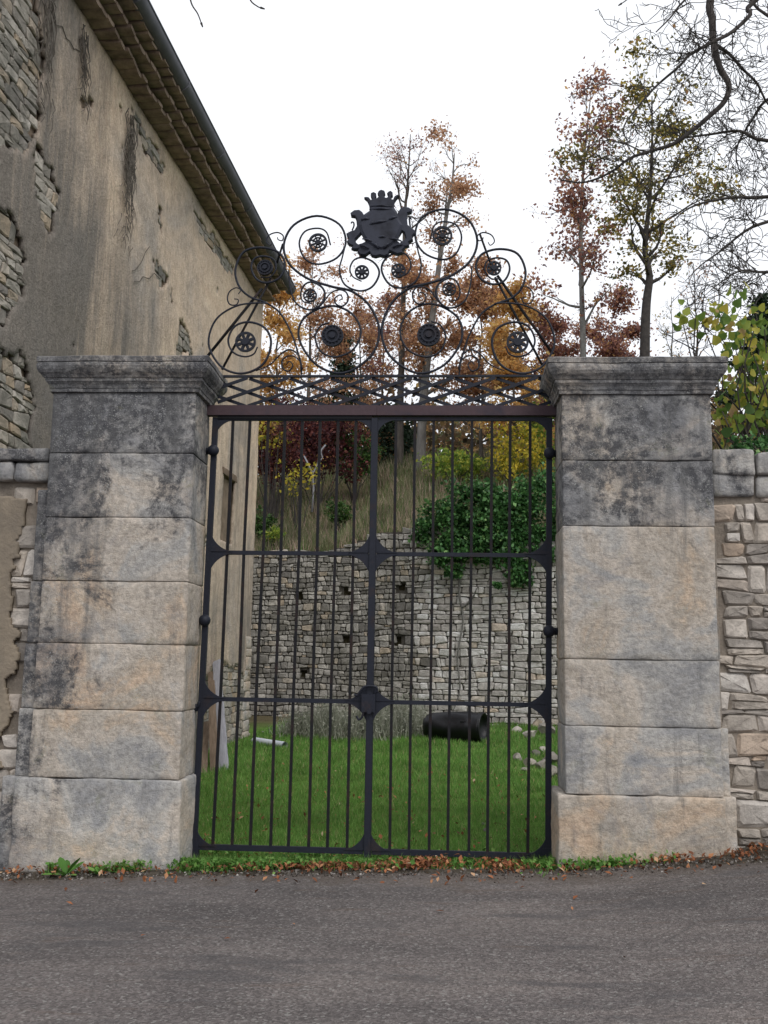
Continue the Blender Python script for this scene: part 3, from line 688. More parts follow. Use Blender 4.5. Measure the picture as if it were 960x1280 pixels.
LION_L = [(335,372),(318,342),(290,320),(244,324),(208,350),(214,380),(250,386),(262,410),(268,470),(246,508),(214,516),(170,540),(176,562),(190,590),(175,612),(190,640),(230,656),(216,680),(240,690),(282,690),(330,660),(310,630),(280,640),(258,620),(256,594),(300,548),(330,520),(345,440)]
LION_R = [(636,372),(652,336),(672,306),(700,290),(746,300),(780,320),(770,346),(736,356),(730,392),(736,460),(766,480),(802,512),(800,540),(780,568),(786,600),(746,622),(752,656),(716,666),(690,664),(660,650),(672,612),(700,604),(716,584),(704,536),(684,520),(660,560),(640,530),(630,440)]
FOOT = [(300,640),(360,610),(430,640),(495,650),(560,636),(630,600),(690,650),(716,668),(688,702),(690,722),(640,736),(592,716),(572,704),(555,742),(520,756),(482,746),(440,757),(402,747),(386,716),(346,746),(300,742),(274,712),(282,688)]
ca = bpy.data.objects.new('coat_of_arms', None); COL.objects.link(ca); ca.parent = ov; ca['label'] = 'crowned black coat of arms held by two beasts'
plate(LION_L, -.020, .018, 'supporter_beast', ca); plate(LION_R, -.021, .018, 'supporter_beast', ca)
plate(FOOT, -.026, .016, 'scrolled_foot', ca); sh = plate(BODY, -.036, .012, 'shield', ca, .022, .016); plate(CROWN, -.030, .014, 'crown', ca, .005, .006)
m = MB()
for (x0,y0,x1,y1,th) in [(385,470,560,435,.014),(400,475,420,450,.012),(560,430,640,400,.013),(310,425,390,420,.013),(385,330,600,332,.010),(395,300,600,305,.009),(470,590,540,585,.012),(420,640,470,690,.012),(570,640,520,690,.012),(560,600,680,620,.010),(320,600,420,630,.010),(300,660,380,690,.010),(600,680,690,650,.010)]:
    (ax,az),(bx,bz) = cz(x0,y0), cz(x1,y1); mid = ((ax+bx)/2,-.058,(az+bz)/2+.006); m.tube([(ax,-.045,az),mid,(bx,-.045,bz)], [th*.6,th,th*.6], 7)
m.build('relief', MT['cast'], sh, True)
for pts in ([(214,442),(222,430),(238,436),(240,466),(224,505)],[(768,404),(758,384),(752,392),(754,440),(762,474)]):
    m = MB(); m.tube([(cz(*p)[0],-.01,cz(*p)[1]) for p in catmull(pts,4)], .007, 6); m.build('tail', MT['iron'], ca, True)

# ------------------------------------------------------------------ the house on the left
HD = np.array([.043,1.0,0]); HD /= np.linalg.norm(HD); HN = np.array([HD[1],-HD[0],0]); HP = np.array([-3.97,12.2,0])-HD*11.6
HS0, HS1, HZ = -.4, 11.6, 9.2
house = thing('house', 'tall old house with stained ochre render flaking off its rubble wall', 'house', tuple(HP), -math.atan2(HD[0],HD[1]))
def on_house(px, py):
    d = ray(px, py); q = CAM_P + d*(np.dot(HP-CAM_P, HN)/np.dot(d, HN)); return float(np.dot(q-HP, HD)), float(q[2])
def inpoly(p, poly):
    x, y = p; c = False; j = len(poly)-1
    for i in range(len(poly)):
        if (poly[i][1] > y) != (poly[j][1] > y) and x < (poly[j][0]-poly[i][0])*(y-poly[i][1])/(poly[j][1]-poly[i][1])+poly[i][0]: c = not c
        j = i
    return c
PATCH_PX = [[(-30,-60),(42,-60),(44,0),(52,80),(50,150),(32,188),(-30,200)], [(40,180),(66,212),(71,260),(56,292),(46,278),(43,220)],
            [(-30,262),(14,268),(29,320),(22,372),(6,402),(-30,410)], [(-30,425),(20,442),(40,500),(34,600),(-30,600)],
            [(221,400),(233,408),(240,446),(218,446)], [(191,320),(202,336),(207,358),(196,362)], [(196,254),(203,262),(201,290),(194,280)],
            [(160,132),(180,160),(204,205),(202,222),(178,185)], [(236,250),(268,300),(290,335),(284,345),(255,300)],
            [(256,842),(285,828),(314,850),(318,930),(240,985)], [(104,120),(112,124),(112,136),(103,134)]]
PATCH = [[on_house(*p) for p in poly] for poly in PATCH_PX]
def bare(s, z):
    s2 = s+.16*mnoise.fractal(Vector((s*2.3,z*2.3,1)),1,2,3); z2 = z+.16*mnoise.fractal(Vector((s*2.3,z*2.3,9)),1,2,3)
    if any(inpoly((s2,z2), q) for q in PATCH): return True
    if 8.95 < s < 9.75 and 3.75 < z < 4.95: return True           # blocked opening
    return mnoise.fractal(Vector((s*1.7+4,z*1.3,6)),1,2,4) > .80
# wall core and the other sides of the house
m = MB(); m.box(-.45,-.03,HS0,HS1,-.3,HZ+.45); m.build('wall', MT['mortar_house'], house)
m = MB(); m.box(-8.5,-.451,HS1-.42,HS1-.03,-.3,HZ+.4); m.box(-8.5,-.451,HS0+.03,HS0+.42,-.3,HZ+.4); m.box(-8.9,-8.501,HS0,HS1,-.3,HZ+.4); m.build('side_wall', MT['house'], house)
def sheet(name, s0, s1, z0, z1, st, keep, w, mat, parent, thick):
    idx = {}; V = []; Fs = []; ns, nz = int((s1-s0)/st), int((z1-z0)/st)
    for i in range(ns):
        for k in range(nz):
            if keep(s0+(i+.5)*st, z0+(k+.5)*st): continue
            q = []
            for a, b in ((i,k),(i+1,k),(i+1,k+1),(i,k+1)):
                if (a,b) not in idx:
                    y, z = s0+a*st, z0+b*st; idx[(a,b)] = len(V); js = 0 if a in (0,ns) else .4*st
                    V.append((w+.022*mnoise.fractal(Vector((y*.9,z*.9,2)),1,2,4), y+js*mnoise.noise(Vector((y*11,z*11,1))), z+js*mnoise.noise(Vector((y*11,z*11,5)))))
                q.append(idx[(a,b)])
            Fs.append(tuple(q))
    o = link(name, mesh(name, V, Fs, True), parent, mat); md = o.modifiers.new('thick','SOLIDIFY'); md.thickness = thick; md.offset = -1; return o
sheet('render_coat', HS0, HS1, -.1, HZ, .055, bare, .03, MT['house'], house, .05)
rng = random.Random(5); hs = []
def house_px(s_, z_):
    d = HP+HD*s_+np.array([0,0,z_])-CAM_P; p = CAM_M.transposed() @ Vector(d); return 480-p[0]/p[2]*F_PX, 640+p[1]/p[2]*F_PX, float(np.dot(d,d))
for q in rubble(HS0, HS1, 0, HZ, (.14,.36), (.075,.16), rng, .15, .06):
    c = np.mean(np.array(q), axis=0)
    if not (bare(*c) or (bare(c[0]+.1,c[1]) and bare(c[0],c[1]+.08))) or (8.85 < c[0] < 9.85 and 3.7 < c[1] < 5): continue
    px, py, d2 = house_px(*c); vis = px > -8 and py > -8 and (py < 445 or (px < 66 and py < 575) or px > 236); a = np.array(q)
    hs.append((-(.5*abs(np.dot(a[:,0],np.roll(a[:,1],1))-np.dot(a[:,1],np.roll(a[:,0],1)))/d2 if vis else 0), len(hs), q))
hs.sort(); rest = MB()
for i, (_, _, q) in enumerate(hs):
    V, Fs = pillow(q, .008, .03, rng, .012); V = [(w-.012, u, v) for u, v, w in V]
    if i < 295: link('stone', mesh('stone', V, Fs), house, MT['rubble_house'])
    else: rest.add(V, Fs)
if rest.V: rest.build('small_stones', MT['rubble_house'], house)['kind'] = 'stuff'
# corner quoins at the far end and the wooden lintel of the blocked opening
z = 0; k = 0
while z < 2.0:
    h = rng.uniform(.16,.26); V, Fs = rough_box(-.4, .03+rng.uniform(0,.015), HS1-rng.uniform(.3,.55), HS1+.01, z+.006, z+h-.006, cell=.09, rad=.015, amp=.01, seed=500+k)
    o = link('quoin', mesh('quoin', V, Fs, True), house, MT['ashlar']); o.color = (.3,.6,.95,1); z += h; k += 1
V, Fs = rough_box(-.1,.06,8.85,9.85,4.95,5.08, cell=.06, rad=.012, amp=.012, seed=590); link('lintel', mesh('lintel', V, Fs, True), house, MT['wood_brown'])
# genoise: three corbelled courses of canal tiles under the eaves
def eave_tile(w=.19, h=.105, L=.34):
    V = []; n = 7
    for y in (0, 1):
        for k in range(n): a = math.pi*k/(n-1); V.append((y*L, -w*.49*math.cos(a), -h*.22*math.sin(a)*(1 if y else .95)))
        V += [(y*L, w*.49, h*.36), (y*L, -w*.49, h*.36)]
    k = n+2; Fs = [tuple(range(k-1,-1,-1)), tuple(range(k,2*k))]+[(i,(i+1)%k,k+(i+1)%k,k+i) for i in range(k)]
    return mesh('eave_tile', V, Fs)
tile_me = eave_tile(); tile_me.materials.append(MT['tile'])
GZ = HZ+.03
for r in range(3):
    m = MB(); m.box(-.1, .02+.138*(r+1)-.03, HS0, HS1-.02, GZ+.115*r+.03, GZ+.115*r+.09); m.build('mortar_bed', MT['mortar_near'], house)
    y = HS0+.05+(.1 if r % 2 else 0); i = 0
    while y < HS1-.05:
        o = link('eave_tile', tile_me, house); o.location = (-.18+.138*(r+1)+rng.uniform(-.02,.015), y, GZ+.115*r+rng.uniform(-.008,.008))
        o.rotation_euler = (rng.uniform(-.09,.09), rng.uniform(-.05,.05), rng.uniform(-.08,.08)); y += .2+rng.uniform(-.004,.004)
# roof: rows of canal tiles as a corrugated sheet, falling to the gutter
V = []; Fs = []; ny = int((HS1+.25-HS0)/.05); RZ = GZ+.115*3+.03
for i in range(ny+1):
    y = HS0+i*.05; c = abs(math.sin(math.pi*i/4))*.07
    for x in (.54, .2, -4.4, -4.42, -9.4): V.append((x, y, RZ+c+(.62-x)*.36 if x > -4.41 else RZ+c+5.02*.36-(-4.42-x)*.36))
for i in range(ny):
    for j in range(4): a = i*5+j; Fs.append((a, a+5, a+6, a+1))
o = link('roof', mesh('roof', V, Fs), house, MT['roof_tile']); md = o.modifiers.new('thick','SOLIDIFY'); md.thickness = .03
m = MB(); m.box(-.3,.42,HS0,HS1-.01,RZ-.04,RZ-.005); m.build('eave_bed', MT['mortar_near'], house)
V = []; Fs = []; n = 10; ys = np.linspace(HS0, HS1+.22, 30)
for y in ys:
    for rr_ in (.118, .111):
        for k in range(n+1): a = math.pi+math.pi*k/n; V.append((.575+rr_*math.cos(a), y, RZ+.0+rr_*math.sin(a)*1.15))
q = 2*(n+1)
for i in range(len(ys)-1):
    for k in range(n):
        a = i*q+k; Fs.append((a,a+1,a+q+1,a+q)); b = a+n+1; Fs.append((b,b+q,b+q+1,b+1))
for e in (0, len(ys)-1):
    Fs.append(tuple(e*q+k for k in range(n+1)))
m = MB(); m.add(V, Fs); m.tube([(.693,HS0,RZ+.005),(.693,HS1+.22,RZ+.005)], .014, 8); gut = m.build('gutter', MT['zinc'], house, True)
for y in np.arange(HS0+.5, HS1, 1.9):
    m = MB(); m.tube([(.575+.125*math.cos(a), y, RZ+.125*1.15*math.sin(a)) for a in np.linspace(math.pi, 2*math.pi, 10)], .011, 6); m.build('gutter_joint', MT['zinc'], gut)
for y in (3.2, 7.4):
    m = MB(); m.box(.48,.67,y,y+.18,RZ+.05,RZ+.075); m.build('roof_edge_tile', MT['roof_tile'], house)
# dead creeper stems clinging to the wall: two bundles
def creeper(label, px_top, px_bot, width, n, seed):
    r = random.Random(seed); m = MB(); s0, z1 = on_house(*px_top); s1, z0 = on_house(*px_bot)
    for i in range(n):
        s = s0+r.gauss(0,width); za, zb = z1-r.uniform(0,.5)*(z1-z0), z0+r.uniform(0,.6)*(z1-z0); pts = []; k = 0
        if za-zb < .3: za = zb+.5
        while za > zb:
            f = (z1-za)/(z1-z0+1e-6); pts.append((.062+r.uniform(0,.035), s+(s1-s0)*f+r.gauss(0,.035), za)); za -= r.uniform(.07,.16)
        if len(pts) > 2: m.tube(pts, [max(.003, .008*(1-j/len(pts))) for j in range(len(pts))], 4, False)
    for i in range(n*2):
        f = r.random(); z = z1+(z0-z1)*f; s = s0+(s1-s0)*f+r.gauss(0,width*1.2); an = r.uniform(-2.6,-.5); L = r.uniform(.1,.3)
        m.tube([(.06,s,z),(.08,s+math.cos(an)*L*.5+r.gauss(0,.02),z+math.sin(an)*L*.5),(.065,s+math.cos(an)*L,z+math.sin(an)*L)], [.006,.004,.002], 4, False)
    t_ = m.build('dry_creeper', MT['creeper'], None); t_.matrix_world = house_mw; tag(t_, label, 'creeper', 'dead creepers on the house wall')
house_mw = Matrix.Translation(Vector(HP)) @ Matrix.Rotation(-math.atan2(HD[0],HD[1]), 4, 'Z')
creeper('long dark bundle of dead creeper stems below the eaves of the house', (158,140), (152,305), .11, 34, 1)
creeper('short thin bundle of dead creeper stems near the top of the house wall', (97,36), (99,132), .05, 14, 2)
creeper('dead creeper stems along the bare rubble at the edge of the house wall', (52,-30), (46,150), .10, 16, 3)
m = MB(); r = random.Random(8)
for a, b in (((160,345),(182,312)),((163,352),(200,348)),((96,70),(66,32))):
    (sa,za),(sb,zb) = on_house(*a), on_house(*b); m.tube([(.05,sa+(sb-sa)*f+r.gauss(0,.03),za+(zb-za)*f+r.gauss(0,.03)) for f in np.linspace(0,1,7)], .006, 4, False)
o = m.build('stray_creeper', MT['creeper'], None); o.matrix_world = house_mw; tag(o, 'a few thin stray creeper shoots crossing the house render', 'creeper', 'dead creepers on the house wall')

# ------------------------------------------------------------------ retaining wall at the back of the lawn
rt = thing('retaining_wall', 'high dry-stone retaining wall with weep holes behind the lawn', 'wall')
seg = np.sqrt(np.diff(RWX)**2+np.diff(RWY)**2); UL = np.concatenate([[0],np.cumsum(seg)])
def rw_pt(u, v, w):
    x = np.interp(u, UL, RWX); y = np.interp(u, UL, RWY); i = min(len(seg)-1, max(0, int(np.searchsorted(UL,u)-1)))
    nx, ny = (RWY[i+1]-RWY[i])/seg[i], -(RWX[i+1]-RWX[i])/seg[i]
    return (x+nx*w, y+ny*w, v)
def u_of_x(x): return float(np.interp(x, RWX, UL))
HOLES = [(u_of_x(at(px,py,Y)[0]), at(px,py,Y)[2]) for px, py, Y in ((434,738,18.0),(503,734,17.7),(432,799,18.0),(497,802,17.7),(378,842,18.2),(375,745,18.2))]
def hole(u, v, r=.09): return any(abs(u-a) < r*1.1 and abs(v-b) < r*1.2 for a, b in HOLES)
rng = random.Random(77); us, ue = u_of_x(-7.5), u_of_x(6.0)
cells = []
mid = u_of_x(-.7)
for q in rubble(us, ue, .0, 5.1, (.14,.36), (.095,.185), rng, .2, .06, lambda u: .8 if u < mid else 1.3):
    c = np.mean(np.array(q), axis=0)
    if c[1] > wall_top(float(np.interp(c[0],UL,RWX)))+.03 or hole(*c, .10): continue
    cells.append((q, c))
def seen(q, c):
    x, y, z = rw_pt(c[0], c[1], 0); d = np.array([x,y,z])-CAM_P
    p = np.array(CAM_M.transposed() @ Vector(d)); px, py = 480-p[0]/p[2]*F_PX, 640+p[1]/p[2]*F_PX
    a = np.array(q); ar = .5*abs(np.dot(a[:,0],np.roll(a[:,1],1))-np.dot(a[:,1],np.roll(a[:,0],1)))
    return ar/np.dot(d,d) if 300 < px < 705 and 640 < py < 900 and not (530 < px and py < 700) else 0
cells.sort(key=lambda t_: -seen(*t_)); rest = MB(); rest2 = MB()
for i, (q, c) in enumerate(cells):
    V, Fs = pillow(q, .012, .06, rng, .022, .06); V = [rw_pt(u,v,w) for u,v,w in V]
    pale_ = c[0]+.25*math.sin(c[1]*3)+rng.uniform(-.35,.35) > mid
    if i < 298: link('stone', mesh('stone', V, Fs), rt, MT['rubble_pale' if pale_ else 'rubble_far'])
    else: (rest2 if pale_ else rest).add(V, Fs)
rest.build('small_stones', MT['rubble_far'], rt)['kind'] = 'stuff'; rest2.build('small_stones', MT['rubble_pale'], rt)['kind'] = 'stuff'
V = []; Fs = []; idx = {}; nu = int((ue+2-us)/.09)
for i in range(nu):
    for k in range(58):
        u, v = us-1+i*.09, -.1+k*.09
        if v > wall_top(float(np.interp(u,UL,RWX)))-.03 or hole(u+.045,v+.045): continue
        q = []
        for a, b in ((i,k),(i+1,k),(i+1,k+1),(i,k+1)):
            if (a,b) not in idx: idx[(a,b)] = len(V); V.append(rw_pt(us-1+a*.09, -.1+b*.09, -.004+.012*mnoise.noise(Vector((a*.7,b*.7,0)))))
            q.append(idx[(a,b)])
        Fs.append(tuple(q))
link('wall_core', mesh('wall_core', V, Fs), rt, MT['mortar_far'])

# ------------------------------------------------------------------ vegetation
MT['lawn'] = mat_leaf('lawn_grass', [(0,(0.088,0.190,0.038)),(.5,(0.151,0.312,0.066)),(.85,(0.222,0.395,0.100)),(.96,(0.362,0.389,0.157)),(1,(0.470,0.382,0.214))], 0.5, .4)
MT['dry'] = mat_leaf('dry_grass', [(0,(0.069,0.119,0.037)),(.3,(0.125,0.163,0.062)),(.55,(0.200,0.194,0.106)),(.82,(0.312,0.250,0.181)),(1,(0.413,0.294,0.250))], .35, .6)
MT['litter'] = mat_leaf('dead_leaves', [(0,(0.090,0.036,0.019)),(.4,(0.192,0.070,0.031)),(.75,(0.300,0.114,0.048)),(.93,(0.384,0.192,0.096)),(1,(0.504,0.396,0.264))], .1, .2, .75)
MT['weed'] = mat_leaf('verge_weeds', [(0,(0.051,0.127,0.021)),(.6,(0.101,0.237,0.043)),(1,(0.203,0.338,0.085))], .25, .2)
MT['ivy'] = mat_leaf('ivy_leaves', [(0,(0.027,0.071,0.025)),(.6,(0.059,0.157,0.045)),(.92,(0.112,0.246,0.078)),(1,(0.246,0.381,0.134))], 0.25, .3, .45)
MT['gold'] = mat_leaf('gold_leaves', [(0,(0.344,0.209,0.090)),(.4,(0.616,0.365,0.143)),(.8,(0.800,0.505,0.182)),(1,(0.800,0.608,0.228))], 0.6)
MT['brown'] = mat_leaf('brown_leaves', [(0,(0.222,0.131,0.093)),(.4,(0.425,0.242,0.149)),(.8,(0.611,0.350,0.198)),(1,(0.717,0.472,0.243))], 0.6)
MT['russet'] = mat_leaf('russet_leaves', [(0,(0.151,0.082,0.082)),(.5,(0.304,0.152,0.126)),(.85,(0.464,0.224,0.144)),(1,(0.643,0.394,0.146))], 0.6)
MT['olive'] = mat_leaf('olive_gold_leaves', [(0,(0.080,0.080,0.037)),(.4,(0.159,0.151,0.052)),(.75,(0.315,0.255,0.065)),(.9,(0.472,0.351,0.076)),(1,(0.267,0.130,0.085))], 0.6)
MT['darkred'] = mat_leaf('dark_red_leaves', [(0,(0.039,0.016,0.021)),(.5,(0.085,0.026,0.031)),(.9,(0.156,0.046,0.039)),(1,(0.260,0.104,0.065))], 0.4)
MT['yellow'] = mat_leaf('yellow_leaves', [(0,(0.158,0.185,0.033)),(.4,(0.370,0.343,0.046)),(.8,(0.660,0.528,0.066)),(1,(0.726,0.554,0.079))], 0.55)
MT['lime'] = mat_leaf('yellow_green_leaves', [(0,(0.094,0.172,0.031)),(.5,(0.203,0.312,0.055)),(1,(0.468,0.468,0.078))], 0.5)
MT['green'] = mat_leaf('green_shrub_leaves', [(0,(.02,.05,.012)),(.6,(.045,.10,.022)),(1,(.09,.15,.035))], .3)
MT['conifer'] = mat_leaf('conifer_needles', [(0,(.010,.022,.012)),(.7,(.022,.045,.022)),(1,(.045,.07,.035))], .1)
MT['laven'] = mat_leaf('lavender_grey', [(0,(.14,.155,.11)),(.5,(.27,.28,.22)),(1,(.42,.41,.35))], .3)
MT['bigleaf'] = mat_leaf('large_yellow_green_leaf', [(0,(0.078,0.147,0.044)),(.35,(0.171,0.265,0.054)),(.65,(0.342,0.373,0.070)),(.88,(0.513,0.435,0.078)),(1,(0.404,0.265,0.139))], .4, .15, .5)
MT['under'] = mat_leaf('mixed_wood_leaves', [(0,(0.058,0.050,0.032)),(.25,(0.115,0.084,0.048)),(.5,(0.195,0.119,0.067)),(.7,(0.084,0.107,0.047)),(.85,(0.308,0.171,0.079)),(1,(0.455,0.318,0.105))], 0.5, .4)

nr_ = np.random.default_rng(4)
def grow(base, d0, L, r0, rng, n=8, wob=.12, up=.0, grav=0.0):
    """one bent, tapering limb"""
    P = [Vector(base)]; d = Vector(d0).normalized(); R = [r0]
    for i in range(n):
        d = (d + Vector((rng.gauss(0,wob), rng.gauss(0,wob), rng.gauss(0,wob)+up-grav*i/n))).normalized()
        P.append(P[-1]+d*L/n); R.append(max(.004, r0*(1-.92*(i+1)/n)))
    return P, R
def tree(name, label, px, py_top, Y, spread, bark, leaf, nleaf, lsize, seed, start=.25, trunk=None, bare_tip=0.0, lean=None, limbs=16, r0=None, shape='oval', group='trees on the hillside', dens=.30, fork=None):
    rng = random.Random(seed); top = at(px, py_top, Y); bx = top[0] if lean is None else lean
    zb = hill_z(bx, Y)-.15; H = top[2]-zb; r0 = r0 or H*.011
    t = thing(name, label, 'tree', (bx, Y, zb), 0, group)
    if trunk: tp = [Vector((at(a,b,Y)[0]-bx, 0, at(a,b,Y)[2]-zb)) for a, b in trunk]
    else:
        tp = [Vector(((top[0]-bx)*f**1.3+rng.gauss(0,.05*H*.1)*(0<f), rng.gauss(0,.03)*H*.2*(0<f), H*f)) for f in np.linspace(0,1,11)]
    tp = [Vector(p) for p in catmull([tuple(p) for p in tp], 3)]; n = len(tp)
    m = MB(); m.tube(tp, [max(.012, r0*(1-.9*i/(n-1))) for i in range(n)], 8); trk = m.build('trunk', bark, t, True)
    tw = []; m = MB()
    for i in range(limbs):
        f = start+(1-start)*((i+.5)/limbs)**.9; p = tp[min(n-1, int(f*(n-1)))]; g = (f-start)/(1-start)
        prof = {'oval': math.sin(math.pi*(.14+.78*g))**.8, 'cone': 1.05-g, 'column': .9-.4*g, 'top': .35+.65*math.sin(math.pi*g*.85)}[shape]
        L = spread*prof*rng.uniform(.65,1.25); a = i*2.4+rng.uniform(-.5,.5); el = {'cone': -.05}.get(shape, rng.uniform(.25,.95))
        if L < .12: L = .12
        P, R = grow(p, (math.cos(a)*math.cos(el), math.sin(a)*math.cos(el), math.sin(el)), L, r0*(1-.85*f)*.55+.006, rng, 7, .16, .05)
        m.tube(P, R, 5, False); tw += [(q, .35+.65*k/7, f) for k, q in enumerate(P) if k > 1]
        for j in range(5):
            k = rng.randint(2,6); d = (P[k]-P[k-1]).normalized()+Vector((rng.gauss(0,.7),rng.gauss(0,.7),rng.gauss(.15,.6)))
            P2, R2 = grow(P[k], d, L*rng.uniform(.25,.55), R[k]*.6+.002, rng, 5, .22, .04); m.tube(P2, R2, 4, False); tw += [(q, 1, f) for q in P2[1:]]
            for s in range(2):
                k2 = rng.randint(1,4); d = (P2[k2]-P2[k2-1]).normalized()+Vector((rng.gauss(0,.8),rng.gauss(0,.8),rng.gauss(.1,.7)))
                P3, R3 = grow(P2[k2], d, L*rng.uniform(.12,.28), .006, rng, 3, .25); m.tube(P3, R3, 3, False); tw += [(q, 1, f) for q in P3[1:]]
    m.build('limbs', bark, trk)
    nleaf = int(nleaf*(2.7 if nleaf > 1000 else 1.5)); lsize *= .72
    if nleaf:
        w = np.array([(1 if c[2] < 1-bare_tip else .12)*c[1] for c in tw]); K = int(limbs*1.5); ck = nr_.choice(len(tw), K, p=w/w.sum()); cw = nr_.uniform(.3,1,K); cw /= cw.sum()
        w *= nr_.uniform(0,1,len(w))**2.6; w /= w.sum(); nc = int(nleaf*.68)
        TP = np.array([tuple(c[0]) for c in tw]); sg = min(.27, spread*.14)
        C = np.concatenate([TP[ck[nr_.choice(K, nc, p=cw)]] + nr_.normal(0,1,(nc,3))*np.array([sg,sg,sg*.6]), TP[nr_.choice(len(tw), nleaf-nc, p=w)] + nr_.normal(0,1,(nleaf-nc,3))*.10])
        me = leaf_cloud('crown', C, lsize*nr_.uniform(.6,1.4,len(C)), nr_, .6); link('crown', me, t, leaf)
    return t
T = tree
T('oak_tree', 'golden-brown oak beside the far corner of the house', 350, 352, 24, 1.9, MT['bark'], MT['gold'], 3800, .17, 1, .15, shape='column')
T('oak_tree', 'sparse rusty oak behind the scroll with the open flower rosette', 392, 318, 27, 1.7, MT['bark'], MT['brown'], 1500, .15, 2, .2)
T('oak_tree', 'brown-leaved oak low in the gap between the two solid rosettes', 452, 385, 29, 2.1, MT['bark'], MT['brown'], 2000, .18, 3, .15)
T('fir_tree', 'dark green fir seen through the iron lattice, left of centre', 430, 415, 32, 1.3, MT['bark'], MT['conifer'], 3500, .2, 4, .1, shape='cone', limbs=26)
T('tall_tree', 'tall nearly bare tree rising behind the crown of the coat of arms', 513, 170, 27, 1.9, MT['bark'], MT['russet'], 620, .13, 5, .45, trunk=[(500,600),(500,520),(503,420),(505,340),(506,270),(510,225),(513,168)], bare_tip=0, limbs=20, r0=.15)
T('tall_tree', 'tall thin tree with a grey trunk, brown crown and dark leader', 570, 195, 26, 2.0, MT['bark_pale'], MT['brown'], 3600, .17, 6, .22, trunk=[(525,606),(527,540),(532,470),(540,400),(549,330),(558,270),(565,230),(568,192)], bare_tip=.42, limbs=24, r0=.19, shape='column')
T('oak_tree', 'orange-brown oak behind the pierced rosette, right of the coat of arms', 602, 345, 25, 2.1, MT['bark'], MT['brown'], 4200, .18, 7, .1, shape='column')
T('oak_tree', 'golden oak behind the lowest rosette nearest the beige pillar', 643, 372, 23, 1.7, MT['bark'], MT['gold'], 3600, .17, 8, .1, shape='column')
T('oak_tree', 'russet oak just left of the slender red tree', 693, 398, 26, 1.8, MT['bark'], MT['russet'], 3000, .17, 9, .1)
T('oak_tree', 'low dark russet oak over the cap of the beige pillar', 765, 398, 28, 2.4, MT['bark'], MT['russet'], 3600, .18, 10, .1, shape='column')
T('slender_tree', 'slender tree with dark red leaves standing against the sky', 738, 104, 22, 2.15, MT['bark_pale'], MT['russet'], 1500, .18, 11, .24, trunk=[(729,620),(729,445),(727,360),(726,290),(728,230),(733,170),(740,104)], limbs=24, r0=.11, shape='column', dens=.34)
T('forked_tree', 'tree with olive and golden leaves and a dark trunk, right of the red one', 815, 120, 20, 2.7, MT['twig'], MT['olive'], 1900, .18, 12, .36, trunk=[(806,640),(806,445),(808,380),(812,345),(806,310),(812,250),(815,190),(815,120)], limbs=22, r0=.17, shape='top', dens=.34)
T('pine_tree', 'dark pine at the edge of the picture above the yellow-green leaves', 950, 368, 26, 1.4, MT['bark'], MT['conifer'], 3200, .18, 13, .2, shape='cone', limbs=24)
T('bare_tree', 'thin leafless tree between the forked tree and the pine', 868, 330, 27, 1.8, MT['twig'], MT['brown'], 250, .13, 14, .2, limbs=22)
T('bare_tree', 'thin grey leafless tree just right of the forked trunk', 838, 372, 29, 1.0, MT['bark_pale'], MT['olive'], 160, .13, 15, .3, limbs=14)
T('oak_tree', 'pale brown oak between the two highest open rosettes', 480, 372, 33, 2.0, MT['bark'], MT['russet'], 2000, .19, 16, .1)

def shrub(name, label, px, py, Y, rx, rz, leaf, n, ls, seed, cat='shrub', group='shrubs on the hillside', ry=None, ground=None, stems=9):
    rng = random.Random(seed); r2 = np.random.default_rng(seed); c = at(px, py, Y); g = hill_z(c[0], Y) if ground is None else ground; ry = ry or rx*.8
    t = thing(name, label, cat, (c[0], Y, g), 0, group); m = MB(); tips = []
    for i in range(stems):
        a = rng.uniform(0,6.28); k = rng.uniform(.2,.9); e = Vector((math.cos(a)*rx*k, math.sin(a)*ry*k, max(.2,c[2]-g+rz*rng.uniform(-.3,.8))))
        P = [Vector((0,0,-.1)).lerp(e, f)+Vector((rng.gauss(0,.04),rng.gauss(0,.04),0)) for f in np.linspace(0,1,6)]; m.tube(P, [.022*(1-.8*f) for f in np.linspace(0,1,6)], 5, False); tips += P[2:]
    m.build('stems', MT['twig'], t)['kind'] = 'stuff'
    k = 60; cl = r2.normal(size=(k,3)); cl /= np.linalg.norm(cl,axis=1)[:,None]; cl *= r2.uniform(.35,1.0,(k,1)); cl *= np.array([rx,ry,rz])
    C = cl[r2.integers(0,k,n)] + r2.normal(0,1,(n,3))*np.array([rx,ry,rz])*.13; C[:,2] = np.maximum(C[:,2]+c[2]-g, .03)
    link('foliage', leaf_cloud('foliage', C, ls*r2.uniform(.6,1.4,n), r2, .65), t, leaf); return t
shrub('dark_bush', 'dark red bush next to the house corner, behind the bars', 345, 552, 23, 1.6, 1.5, MT['darkred'], 5200, .12, 31)
shrub('dark_bush', 'wide dark red bush on the bank behind the middle bars', 400, 552, 24.5, 1.7, 1.4, MT['darkred'], 5200, .12, 32)
shrub('yellow_sapling', 'thin sapling with scattered yellow leaves before the dark red bush', 340, 540, 22, .7, 1.0, MT['yellow'], 200, .13, 33)
shrub('yellow_sapling', 'small yellow-leaved sapling low on the dry bank', 375, 598, 21.5, .8, .55, MT['yellow'], 170, .12, 34)
shrub('green_shrub', 'green shrub on the bank left of the meeting stile', 443, 568, 25, .9, .8, MT['green'], 1800, .12, 35)
shrub('green_shrub', 'dark green shrub close right of the meeting stile', 497, 548, 29, 1.1, 1.6, MT['conifer'], 2600, .15, 36)
shrub('lime_shrub', 'yellow-green shrub at the foot of the grey trunk', 568, 580, 23, 1.2, .62, MT['lime'], 1700, .12, 37)
shrub('yellow_shrub', 'bright yellow shrub above the ivy', 645, 565, 22, 1.0, 1.1, MT['yellow'], 1700, .12, 38)
